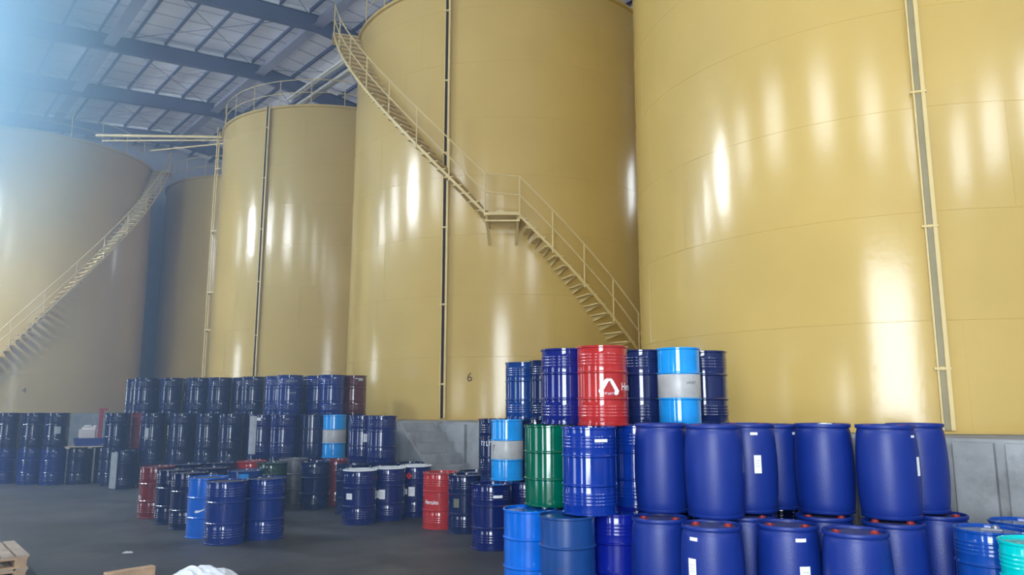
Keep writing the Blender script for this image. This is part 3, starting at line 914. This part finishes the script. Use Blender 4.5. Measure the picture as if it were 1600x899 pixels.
    (-8.202, 18.700, 0.90, 'ribbed', 'navy', 0.300, 'dim navy middle-layer drum right of the label-bearing one', 'steel drums of the tall stack on the left', []),
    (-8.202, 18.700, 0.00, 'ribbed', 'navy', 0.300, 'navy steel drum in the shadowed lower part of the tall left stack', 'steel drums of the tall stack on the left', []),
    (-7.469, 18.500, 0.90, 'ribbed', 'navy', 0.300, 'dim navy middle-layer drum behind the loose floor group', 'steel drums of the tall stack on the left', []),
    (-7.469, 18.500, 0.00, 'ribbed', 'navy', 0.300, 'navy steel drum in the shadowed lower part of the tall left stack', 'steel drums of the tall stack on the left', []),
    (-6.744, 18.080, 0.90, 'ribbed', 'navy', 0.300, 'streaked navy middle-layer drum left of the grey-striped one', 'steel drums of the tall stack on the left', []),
    (-6.744, 18.080, 0.00, 'ribbed', 'navy', 0.300, 'navy steel drum in the shadowed lower part of the tall left stack', 'steel drums of the tall stack on the left', []),
    (-5.547, 16.701, 0.90, 'ribbed', 'deepblue', 0.300, 'middle-layer drum with a tall grey stripe down its side', 'steel drums of the tall stack on the left', [('patch', 'grey', -42, 0.06, 0.97, 0.2), ('patch', 'white', -18, 0.86, 0.93, 0.12)]),
    (-5.547, 16.701, 0.00, 'ribbed', 'navy', 0.300, 'navy steel drum in the shadowed lower part of the tall left stack', 'steel drums of the tall stack on the left', []),
    (-4.977, 16.430, 0.90, 'ribbed', 'deepblue', 0.300, 'middle-layer drum right of the grey-striped one', 'steel drums of the tall stack on the left', []),
    (-4.977, 16.430, 0.00, 'ribbed', 'navy', 0.300, 'navy steel drum in the shadowed lower part of the tall left stack', 'steel drums of the tall stack on the left', []),
    (-4.378, 16.553, 0.90, 'hooped', 'navy', 0.300, 'dark two-hooped drum left of the banded light blue one', 'steel drums of the tall stack on the left', []),
    (-4.378, 16.553, 0.00, 'ribbed', 'navy', 0.300, 'navy steel drum in the shadowed lower part of the tall left stack', 'steel drums of the tall stack on the left', []),
    (-3.837, 16.266, 0.90, 'banded', 'lblue', 0.255, 'light blue drum with a grey band in the left stack', 'steel drums of the tall stack on the left', []),
    (-3.837, 16.266, 0.00, 'ribbed', 'navy', 0.300, 'navy steel drum in the shadowed lower part of the tall left stack', 'steel drums of the tall stack on the left', []),
    (-3.059, 15.452, 0.90, 'ribbed', 'deepblue', 0.300, 'navy middle-layer drum with a white label, beside the banded one', 'steel drums of the tall stack on the left', [('patch', 'white', 12, 0.42, 0.6, 0.1)]),
    (-3.059, 15.452, 0.00, 'ribbed', 'navy', 0.300, 'navy steel drum in the shadowed lower part of the tall left stack', 'steel drums of the tall stack on the left', []),
    (-2.600, 15.048, 0.90, 'ribbed', 'deepblue', 0.300, 'navy middle-layer drum at the right end, before the stair flank', 'steel drums of the tall stack on the left', []),
    (-2.600, 15.048, 0.00, 'ribbed', 'navy', 0.300, 'navy steel drum in the shadowed lower part of the tall left stack', 'steel drums of the tall stack on the left', []),
    (-13.199, 19.700, 0.90, 'ribbed', 'navy', 0.300, 'upper drum at the left edge of the photo', 'steel drums below the far left tank', []),
    (-13.199, 19.700, 0.00, 'ribbed', 'royal', 0.300, 'lower drum at the left edge of the photo', 'steel drums below the far left tank', []),
    (-12.465, 19.600, 0.90, 'ribbed', 'navy', 0.300, 'upper drum second from the left edge, edge catching light', 'steel drums below the far left tank', []),
    (-12.465, 19.600, 0.00, 'ribbed', 'royal', 0.300, 'lower blue drum second from the left edge', 'steel drums below the far left tank', []),
    (-11.793, 19.480, 0.90, 'ribbed', 'navy', 0.300, 'upper drum with a pale square label below the far tank', 'steel drums below the far left tank', [('patch', 'paper', 5, 0.42, 0.62, 0.14)]),
    (-11.793, 19.480, 0.00, 'ribbed', 'royal', 0.300, 'lower blue drum under the one with the square label', 'steel drums below the far left tank', []),
    (-11.206, 19.650, 0.00, 'ribbed', 'navy', 0.300, 'floor drum carrying the left end of the wooden board', 'steel drums below the far left tank', []),
    (-10.661, 19.930, 0.00, 'ribbed', 'navy', 0.300, 'floor drum carrying the right end of the wooden board', 'steel drums below the far left tank', []),
    (-9.516, 18.565, 0.00, 'ribbed', 'navy', 0.300, 'floor drum with a grey stripe left of the loose group', 'steel drums below the far left tank', [('patch', 'grey', -48, 0.02, 0.97, 0.22)]),
]


def steel_profile(kind, R, h=0.9):
    B = R - 0.012
    pr = [(0, 0.012), (R - 0.022, 0.012), (R - 0.016, 0.0), (R - 0.003, 0.0), (R, 0.004), (R, 0.018), (B, 0.026)]
    feats = []
    hz = (0.30, 0.60)
    for zc in hz:
        feats.append((zc, 0.017, 0.014))
    if kind == 'ribbed':
        for zc in (0.105, 0.14, 0.175, 0.21, 0.69, 0.725, 0.76, 0.795):
            feats.append((zc, 0.014, 0.0055))
    feats.sort()
    for zc, hw, am in feats:
        for u in (-1, -0.55, -0.2, 0.2, 0.55, 1):
            pr.append((B + am * (0.5 + 0.5 * math.cos(math.pi * u)), zc + hw * u))
    pr += [(B, h - 0.028), (R, h - 0.02), (R, h - 0.004), (R - 0.004, h), (R - 0.013, h), (R - 0.017, h - 0.004), (R - 0.018, h - 0.022)]
    return pr


PL_R, PL_H = 0.297 / 0.290, 0.915 / 0.90


def plastic_profile():
    pr = [(0, 0.015), (0.235, 0.015), (0.25, 0.0), (0.266, 0.0), (0.272, 0.008), (0.273, 0.03), (0.266, 0.036)]
    for k in range(13):
        u = k / 12
        z = 0.045 + u * 0.765
        pr.append((0.268 + 0.022 * math.sin(math.pi * min(1, u * 0.98 + 0.01)) ** 0.8, z))
    pr += [(0.264, 0.832), (0.258, 0.848), (0.258, 0.858), (0.272, 0.863), (0.275, 0.87), (0.275, 0.892), (0.270, 0.90), (0.256, 0.90), (0.250, 0.892), (0.248, 0.872)]
    return [(a * PL_R, b * PL_H) for a, b in pr]


CACHE = {}


def cached(key, fn, m, smooth=35):
    if key not in CACHE:
        bm = fn()
        me = bpy.data.meshes.new(key[0])
        bm.normal_update()
        bm.to_mesh(me)
        bm.free()
        me.materials.append(m)
        for pl in me.polygons:
            pl.use_smooth = True
        me.set_sharp_from_angle(angle=R_(smooth))
        CACHE[key] = me
    return CACHE[key]


def lathe_bm(prof, n=56):
    bm = bmesh.new()
    add_lathe(bm, prof, n)
    return bm


def cap_bm(r, h):
    bm = bmesh.new()
    add_lathe(bm, [(r * 1.25, 0), (r * 1.25, h * 0.3), (r, h * 0.35), (r, h), (r * 0.75, h), (r * 0.7, h * 0.7), (0, h * 0.7)], 14)
    return bm


READABLE = ('Hercules', '0/0')


def worn_marks(n, size, seed):
    """a row of worn, unreadable stencil strokes"""
    rnd = random.Random(seed)
    polys = []
    w = size * 0.62
    for k in range(n):
        x = (k - (n - 1) / 2) * w
        a, b = -size * 0.5 + rnd.uniform(0, .12) * size, size * 0.5 - rnd.uniform(0, .25) * size
        polys.append([(x - w * .32, a), (x - w * .14, a), (x - w * .14, b), (x - w * .32, b)])
        z = rnd.choice((a, (a + b) / 2, b - size * .14))
        polys.append([(x - w * .14, z), (x + w * .28, z), (x + w * .28, z + size * .14), (x - w * .14, z + size * .14)])
        if rnd.random() < .6:
            polys.append([(x + w * .16, z + size * .15), (x + w * .30, z + size * .15), (x + w * .30, b + size * .16), (x + w * .16, b + size * .16)])
    return poly2d(polys)


def decal(root, d, R, h, idx):
    k = d[0]
    Rd = R - 0.006
    if k == 'patch':
        _, m, ang, z0, z1, w = d
        bm = poly2d([[(-w / 2, -(z1 - z0) * h / 2), (w / 2, -(z1 - z0) * h / 2), (w / 2, (z1 - z0) * h / 2), (-w / 2, (z1 - z0) * h / 2)]])
        bend(bm, Rd + (0.009 if (z1 - z0) > .5 else 0.002), R_(ang), (z0 + z1) / 2 * h, 0.015)
        link('label', bm, M[m], root)
        if m == 'white' and (z1 - z0) > 0.09 and w > 0.07:
            bm = bmesh.new()
            rows = []
            for q in range(3):
                zz = (0.18 - 0.16 * q) * (z1 - z0) * h
                rows.append([(-w * 0.3, zz), (w * (0.3 - 0.12 * (q % 2)), zz), (w * (0.3 - 0.12 * (q % 2)), zz + 0.006), (-w * 0.3, zz + 0.006)])
            bm = poly2d(rows)
            bend(bm, Rd + 0.0045, R_(ang), (z0 + z1) / 2 * h, 0.015)
            link('label_print', bm, M['paper'], root)
    elif k == 'text':
        _, s, ang, zc, size, m = d
        flat = text2d(s, size * 1.25, 0.001, 0.72) if s in READABLE else worn_marks(len(s), size, len(s) + int(size * 1000))
        bm = bend(flat, Rd + 0.003, R_(ang), zc * h, 0.015)
        link('lettering', bm, M[m], root)
    elif k == 'smear':
        _, ang, zc, w, m = d
        pts = [(-.5, -.08), (-.35, -.14), (-.1, -.10), (.1, .0), (.32, .08), (.5, .22), (.42, .24), (.2, .16), (.0, .10), (-.2, .10), (-.42, .07)]
        bm = poly2d([[(a * w, b * w) for a, b in pts]])
        bend(bm, Rd + 0.002, R_(ang), zc * h, 0.015)
        link('paint_smear', bm, M[m], root)
    elif k == 'diamond':
        _, ang, zc, w = d
        bm = poly2d([[(-w / 2, 0), (0, -w / 2), (w / 2, 0), (0, w / 2)]])
        bend(bm, Rd + 0.002, R_(ang), zc * h, 0.015)
        o = link('hazard_diamond', bm, M['hazard'], root)
        bm = poly2d([[(-w * .06, -w * .06), (w * .06, -w * .06), (w * .10, w * .06), (0, w * .24), (-w * .10, w * .06)], [(-w * .12, -w * .14), (w * .12, -w * .14), (w * .12, -w * .10), (-w * .12, -w * .10)]])
        bend(bm, Rd + 0.0045, R_(ang), zc * h, 0.015)
        link('flame_symbol', bm, M['dark'], o)
    elif k == 'logo':
        _, ang, zc, w = d
        s = w
        polys = [
            [(-.50, -.22), (-.42, -.40), (-.22, -.10), (-.02, .30), (-.08, .42), (-.20, .40)],
            [(-.14, .44), (.12, .44), (.22, .30), (.0, .30), (-.06, .42)],
            [(.14, .42), (.24, .28), (.40, -.02), (.52, -.22), (.44, -.44), (.30, -.24), (.06, .24)],
            [(-.40, -.28), (-.34, -.40), (-.24, -.36), (-.26, -.24)],
            [(.26, -.22), (.24, -.40), (.36, -.46), (.42, -.34)],
        ]
        bm = poly2d([[(a * s * 1.15, b * s) for a, b in q] for q in polys])
        t2 = worn_marks(6, s * 0.13, 4)
        me = bpy.data.meshes.new('tmp'); t2.to_mesh(me); t2.free()
        b0 = len(bm.verts)
        bm.from_mesh(me)
        bpy.data.meshes.remove(me)
        bm.verts.ensure_lookup_table()
        for v in bm.verts[b0:]:
            v.co.z -= s * 0.36
        bend(bm, Rd + 0.002, R_(ang), zc * h, 0.015)
        link('emblem', bm, M['white'], root)
    elif k == 'lidpaper':
        bm = bmesh.new()
        add_box(bm, (0.02, 0.05, h - 0.019), (0.17, 0.10, 0.003))
        link('lid_paper', bm, M['paper'], root)


def make_drum(i, x, y, z, kind, col, r, label, group, dec):
    root = empty('plastic_drum' if kind == 'plastic' else 'steel_drum', (x, y, z), math.atan2(-x, y))
    tag(root, label, 'drum', group)
    m = drum_mat(col)
    rnd = random.Random(i * 7 + 1)
    a0 = rnd.uniform(0, 2 * math.pi)
    if kind == 'plastic':
        h = 0.915
        link('body', cached(('drum_body', kind, col), lambda: lathe_bm(plastic_profile()), m), None, root)
        link('lid', cached(('drum_lid', kind), lambda: lathe_bm([(a * PL_R, b * PL_H) for a, b in ((0.2495, 0.869), (0.20, 0.864), (0.195, 0.873), (0, 0.876))], 40), M['lid_plastic']), None, root)
        for s in (0, 1):
            a = (0.25 if 'two red caps' in label else rnd.uniform(-0.5, 0.6)) + math.pi * s
            o = link('bung_cap', cached(('bung_cap',), lambda: cap_bm(0.034, 0.028), M['cap_red']), None, root)
            o.location = (0.165 * math.cos(a), 0.165 * math.sin(a), 0.869 * PL_H)
        R = 0.292
    else:
        h = 0.9
        prof_kind = 'hooped' if kind == 'banded' else kind
        link('body', cached(('drum_body', prof_kind, col, r), lambda: lathe_bm(steel_profile(prof_kind, r)), m), None, root)
        lm = M['lid_white'] if 'white-lidded' in label and 'gap' not in label else (M['lid_dusty'] if group.startswith('steel drums standing loose') else m)
        if 'half hidden behind the leftmost' in label:
            lm = m
        lidkey = ('drum_lid', lm.name, r)
        link('lid', cached(lidkey, lambda: lathe_bm([(r + 0.003, 0.891), (r + 0.004, 0.902), (r - 0.004, 0.906), (r - 0.02, 0.906), (r - 0.026, 0.900), (0, 0.901)] if lm is M['lid_white'] else [(r - 0.0175, 0.880), (r - 0.03, 0.876), (r - 0.035, 0.880), (0, 0.881)], 40), lm), None, root)
        for s, rb in ((0, 0.03), (1, 0.016)):
            a = a0 + math.pi * s
            o = link('bung', cached(('bung', rb), lambda: cap_bm(rb, 0.014), M['cap_steel']), None, root)
            o.location = ((r - 0.08) * math.cos(a), (r - 0.08) * math.sin(a), 0.9005 if lm is M['lid_white'] else 0.8805)
        R = r
        if kind == 'banded':
            bp_ = [(R - 0.011, 0.31), (R - 0.008, 0.318), (R - 0.008, 0.582), (R - 0.011, 0.59)]
            link('band', cached(('drum_band', r), lambda: lathe_bm(bp_), M['band_grey']), None, root)
    for q, d in enumerate(dec):
        Rq = R
        if kind == 'plastic':
            u = min(1, ((d[3] + d[4]) / 2 * h - 0.045) / 0.765)
            Rq = (0.268 + 0.022 * math.sin(math.pi * (u * 0.98 + 0.01)) ** 0.8) * PL_R + 0.0075
        decal(root, d, Rq, h, q)
    return root


M['lid_plastic'] = mat('plastic_drum_lid', (0.030, 0.04, 0.16), 0.6, var=0.3, vscale=9, stain=(0.12, 0.11, 0.13), stain_scale=8, stain_lo=0.45, stain_hi=0.7)
for i, row in enumerate(DRUMS):
    make_drum(i, *row)

# ------------------------------------------------------------------ small things


def bm_lump(seed, sx, sy, sz, n=26):
    """crumpled heap: displaced half ellipsoid resting on z = 0"""
    rnd = random.Random(seed)
    ph = [(rnd.uniform(2, 9), rnd.uniform(2, 9), rnd.uniform(0, 6.3), rnd.uniform(0.3, 1)) for _ in range(9)]
    bm = bmesh.new()
    rows = []
    for j in range(n + 1):
        row = []
        for k in range(n * 2):
            a = 2 * math.pi * k / (n * 2)
            u = j / n
            x, y = u * math.cos(a), u * math.sin(a)
            hgt = (1 - u ** 3.0)
            f = sum(w * math.sin(fx * x * 1.6 + fy * y * 1.6 + p) for fx, fy, p, w in ph) / 9
            fold = abs(math.sin(5 * x + 3 * y + 2 * f)) * 0.35
            e = 1 + 0.10 * math.sin(3 * a + seed) + 0.05 * math.sin(7 * a)
            row.append(bm.verts.new((x * sx * e, y * sy * e, max(0.0, sz * hgt * (0.75 + 0.9 * f - fold * 0.6)) if j < n else 0.0)))
        rows.append(row)
    for a, b in zip(rows, rows[1:]):
        for k in range(n * 2):
            bm.faces.new((a[k], b[k], b[(k + 1) % (n * 2)], a[(k + 1) % (n * 2)]))
    bm.faces.new(rows[-1])
    bmesh.ops.remove_doubles(bm, verts=bm.verts[:], dist=1e-5)
    return bm


def make_pallet(x, y, z, rz, label, group=None):
    t = empty('wooden_pallet', (x, y, z), rz)
    tag(t, label, 'pallet', group)
    L, Wd = 1.2, 1.0
    for k in range(7):
        bm = bmesh.new()
        add_box(bm, (0, -Wd / 2 + 0.05 + k * (Wd - 0.1) / 6, 0.133), (L, 0.125, 0.022))
        link('deck_board', bm, M['wood_pale'], t)
    for k in range(3):
        bm = bmesh.new()
        add_box(bm, (-L / 2 + 0.06 + k * (L - 0.12) / 2, 0, 0.111), (0.12, Wd, 0.022))
        link('stringer_board', bm, M['wood'], t)
        bm = bmesh.new()
        add_box(bm, (-L / 2 + 0.06 + k * (L - 0.12) / 2, 0, 0.011), (0.12, Wd, 0.022))
        link('bottom_board', bm, M['wood'], t)
        for j in range(3):
            bm = bmesh.new()
            add_box(bm, (-L / 2 + 0.06 + k * (L - 0.12) / 2, -Wd / 2 + 0.07 + j * (Wd - 0.14) / 2, 0.061), (0.12, 0.12, 0.078))
            link('block', bm, M['wood'], t)
    return t


# pallets in the bottom left corner: nearest corner of the top one sits at the left edge of the view
PC = Vector((-5.69, 9.08, 0)) + RV * 0.6 + PV * 0.5
make_pallet(PC.x, PC.y, 0.0, ANG, 'lower wooden pallet of the pair in the bottom left corner', 'wooden pallets in the bottom left corner')
make_pallet(PC.x, PC.y, 0.1441, ANG, 'upper wooden pallet of the pair in the bottom left corner', 'wooden pallets in the bottom left corner')

bm = bmesh.new()
add_box(bm, (0, 0, 0.06), (0.55, 0.11, 0.12))
bmesh.ops.bevel(bm, geom=bm.edges[:], offset=0.008, segments=1, affect='EDGES')
o = link('timber_offcut', bm, M['wood'])
o.location = (-4.50, 9.12, 0.0)
o.rotation_euler = (0, 0, R_(48))
tag(o, 'short timber offcut lying on the floor at the bottom edge', 'wood')

o = link('plastic_sack', bm_lump(5, 0.40, 0.30, 0.17), M['sack'], None, 60)
o.location = (-3.65, 9.2, 0.0)
tag(o, 'crumpled white plastic sack on the floor at the bottom edge', 'sack')
o = link('paper_scrap', bm_lump(9, 0.075, 0.05, 0.025, 12), M['paper'], None, 60)
o.location = (-5.33, 10.7, 0.0)
tag(o, 'small pale paper scrap lying alone on the dark floor', 'litter')

# board with a white can, a blue tray and a red lever pump on the far floor drums
def at(px_lat, depth, z):
    return Vector((px_lat * depth, depth, z))


b0 = Vector((-10.95, 19.75, 0.905))
bm = bmesh.new()
for k in range(5):
    add_box(bm, (0, -0.40 + 0.2 * k, 0.045), (1.15, 0.16, 0.02))
for k in (-1, 0, 1):
    add_box(bm, (0.5 * k, 0, 0.0175), (0.09, 0.96, 0.035))
o = link('wooden_board', bm, M['wood_pale'], None)
o.location = b0
o.rotation_euler = (0, 0, R_(20))
tag(o, 'pale slatted wooden board lying on two far floor drums under a blue tray', 'board')
bm = bmesh.new()
W_, D_, H_ = 0.44, 0.34, 0.20
pts = lambda w, d, z: [(-w, -d, z), (w, -d, z), (w, d, z), (-w, d, z)]
lo = [bm.verts.new(q) for q in pts(W_ * .9, D_ * .9, 0)]
hi = [bm.verts.new(q) for q in pts(W_, D_, H_)]
hi2 = [bm.verts.new(q) for q in pts(W_ - .03, D_ - .03, H_)]
lo2 = [bm.verts.new(q) for q in pts(W_ * .9 - .03, D_ * .9 - .03, 0.03)]
bm.faces.new(lo[::-1]); bm.faces.new(lo2)
for a, b in ((lo, hi), (hi, hi2), (hi2, lo2)):
    for i in range(4):
        bm.faces.new((a[i], a[(i + 1) % 4], b[(i + 1) % 4], b[i]))
o = link('plastic_tray', bm, M['tray'], None)
o.location = b0 + Vector((0.02, 0, 0.056))
o.rotation_euler = (0, 0, R_(20))
tag(o, 'shallow blue tray on the wooden board holding a white can', 'tray')
can = empty('jerry_can', b0 + Vector((-0.16, 0.0, 0.087)), R_(25))
tag(can, 'chunky white plastic can standing in the blue tray', 'can')
bm = bmesh.new()
add_box(bm, (0, 0, 0.22), (0.44, 0.26, 0.44))
bmesh.ops.bevel(bm, geom=bm.edges[:], offset=0.06, segments=3, affect='EDGES')
link('body', bm, M['can'], can, 40)
bm = bmesh.new()
add_tube(bm, [(-0.12, 0, 0.42), (-0.09, 0, 0.465), (0.04, 0, 0.465), (0.07, 0, 0.42)], 0.02, 8)
link('handle', bm, M['can'], can, 40)
bm = bmesh.new()
add_lathe(bm, [(0.045, 0.43), (0.045, 0.475), (0.02, 0.48), (0, 0.48)], 16, 0.15, 0)
link('cap', bm, M['can'], can, 40)
pump = empty('lever_pump', b0 + Vector((0.19, -0.10, 0.087)), R_(20))
tag(pump, 'red upright lever pump beside the white can at the left end of the stack', 'pump')
bm = bmesh.new()
add_box(bm, (0, 0, 0.02), (0.16, 0.16, 0.04))
link('base', bm, M['red_steel'], pump)
bm = bmesh.new()
add_box(bm, (0, 0, 0.48), (0.09, 0.07, 0.90))
add_box(bm, (0.05, 0, 0.90), (0.18, 0.08, 0.06))
add_box(bm, (0.05, 0, 0.72), (0.10, 0.05, 0.03))
bmesh.ops.bevel(bm, geom=bm.edges[:], offset=0.006, segments=1, affect='EDGES')
link('column', bm, M['red_steel'], pump)
bm = bmesh.new()
add_tube(bm, [(-0.05, 0, 0.42), (-0.20, 0, 0.72)], 0.014, 8)
link('lever', bm, M['cap_steel'], pump)
o = link('plastic_bag', bm_lump(21, 0.09, 0.08, 0.24, 14), M['sack'], None, 60)
o.location = b0 + Vector((0.28, -0.16, 0.087))
tag(o, 'small white plastic bag in the blue tray right of the red pump', 'bag')

# scrap of white film on the lid of an upper plastic drum
o = link('film_scrap', bm_lump(33, 0.10, 0.06, 0.035, 14), M['sack'], None, 60)
fx = [w for w in DRUMS if 'white scrap' in w[6]][0]
o.location = (fx[0] - 0.04, fx[1] - 0.16, fx[2] + 0.90)
tag(o, 'scrap of white film lying on an upper plastic drum lid', 'litter')

# ------------------------------------------------------------------ haze volumes added to stand in for glare on the left
def neutral(nt, vs, out):
    """add absorption so the haze scatters bluish light but dims what lies behind it evenly"""
    ab = nt.nodes.new('ShaderNodeVolumeAbsorption')
    ab.inputs['Color'].default_value = vs.inputs['Color'].default_value
    ab.inputs['Density'].default_value = vs.inputs['Density'].default_value
    if vs.inputs['Density'].links:
        nt.links.new(vs.inputs['Density'].links[0].from_socket, ab.inputs['Density'])
    ad = nt.nodes.new('ShaderNodeAddShader')
    nt.links.new(vs.outputs[0], ad.inputs[0])
    nt.links.new(ab.outputs[0], ad.inputs[1])
    nt.links.new(ad.outputs[0], out.inputs['Volume'])


hz = bpy.data.materials.new('dust_haze')
hz.use_nodes = True
nt = hz.node_tree
nt.nodes.clear()
o_ = nt.nodes.new('ShaderNodeOutputMaterial')
vs = nt.nodes.new('ShaderNodeVolumeScatter')
vs.inputs['Color'].default_value = (0.50, 0.70, 1.0, 1)
vs.inputs['Density'].default_value = HAZE_DENSITY
vs.inputs['Anisotropy'].default_value = 0.0
neutral(nt, vs, o_)
bm = bmesh.new()
add_box(bm, (8.5, 12.7, 7.6), (37.0, 11.2, 15.1))
o = link('dust_haze', bm, hz)
place(o)
o['kind'] = 'stuff'
tag(o, 'thin bluish haze added for glare over the left aisle', 'haze')

# denser haze added for the top left glare, fading out from its middle
PUFF_C, PUFF_S = (7.5, 13.5, 8.0), (12.0, 4.8, 7.9)
hz2 = bpy.data.materials.new('window_dust_haze')
hz2.use_nodes = True
nt = hz2.node_tree
nt.nodes.clear()
o_ = nt.nodes.new('ShaderNodeOutputMaterial')
vs = nt.nodes.new('ShaderNodeVolumeScatter')
vs.inputs['Color'].default_value = (0.42, 0.74, 1.0, 1)
tc = nt.nodes.new('ShaderNodeTexCoord')
mp = nt.nodes.new('ShaderNodeMapping')
mp.inputs['Location'].default_value = (0, 0, -0.55)
mp.inputs['Scale'].default_value = (1, 1, 0.75)
ln = nt.nodes.new('ShaderNodeVectorMath')
ln.operation = 'LENGTH'
mr = nt.nodes.new('ShaderNodeMapRange')
mr.inputs['From Min'].default_value = 0.0
mr.inputs['From Max'].default_value = 1.0
mr.inputs['To Min'].default_value = 1.0
mr.inputs['To Max'].default_value = 0.0
pw = nt.nodes.new('ShaderNodeMath')
pw.operation = 'POWER'
pw.inputs[1].default_value = 1.6
ml = nt.nodes.new('ShaderNodeMath')
ml.operation = 'MULTIPLY'
ml.inputs[1].default_value = PUFF_DENSITY
nt.links.new(tc.outputs['Object'], mp.inputs['Vector'])
nt.links.new(mp.outputs['Vector'], ln.inputs[0])
nt.links.new(ln.outputs['Value'], mr.inputs['Value'])
nt.links.new(mr.outputs['Result'], pw.inputs[0])
nt.links.new(pw.outputs[0], ml.inputs[0])
nt.links.new(ml.outputs[0], vs.inputs['Density'])
neutral(nt, vs, o_)

bm = bmesh.new()
add_box(bm, (0, 0, 0), (2, 2, 2))
o = link('dust_haze', bm, hz2)
o.location = T6 + RV * PUFF_C[0] + PV * PUFF_C[1] + Vector((0, 0, PUFF_C[2]))
o.rotation_euler = (0, 0, ANG)
o.scale = PUFF_S
o['kind'] = 'stuff'
tag(o, 'denser bright blue haze added for window glare in the top left corner', 'haze')
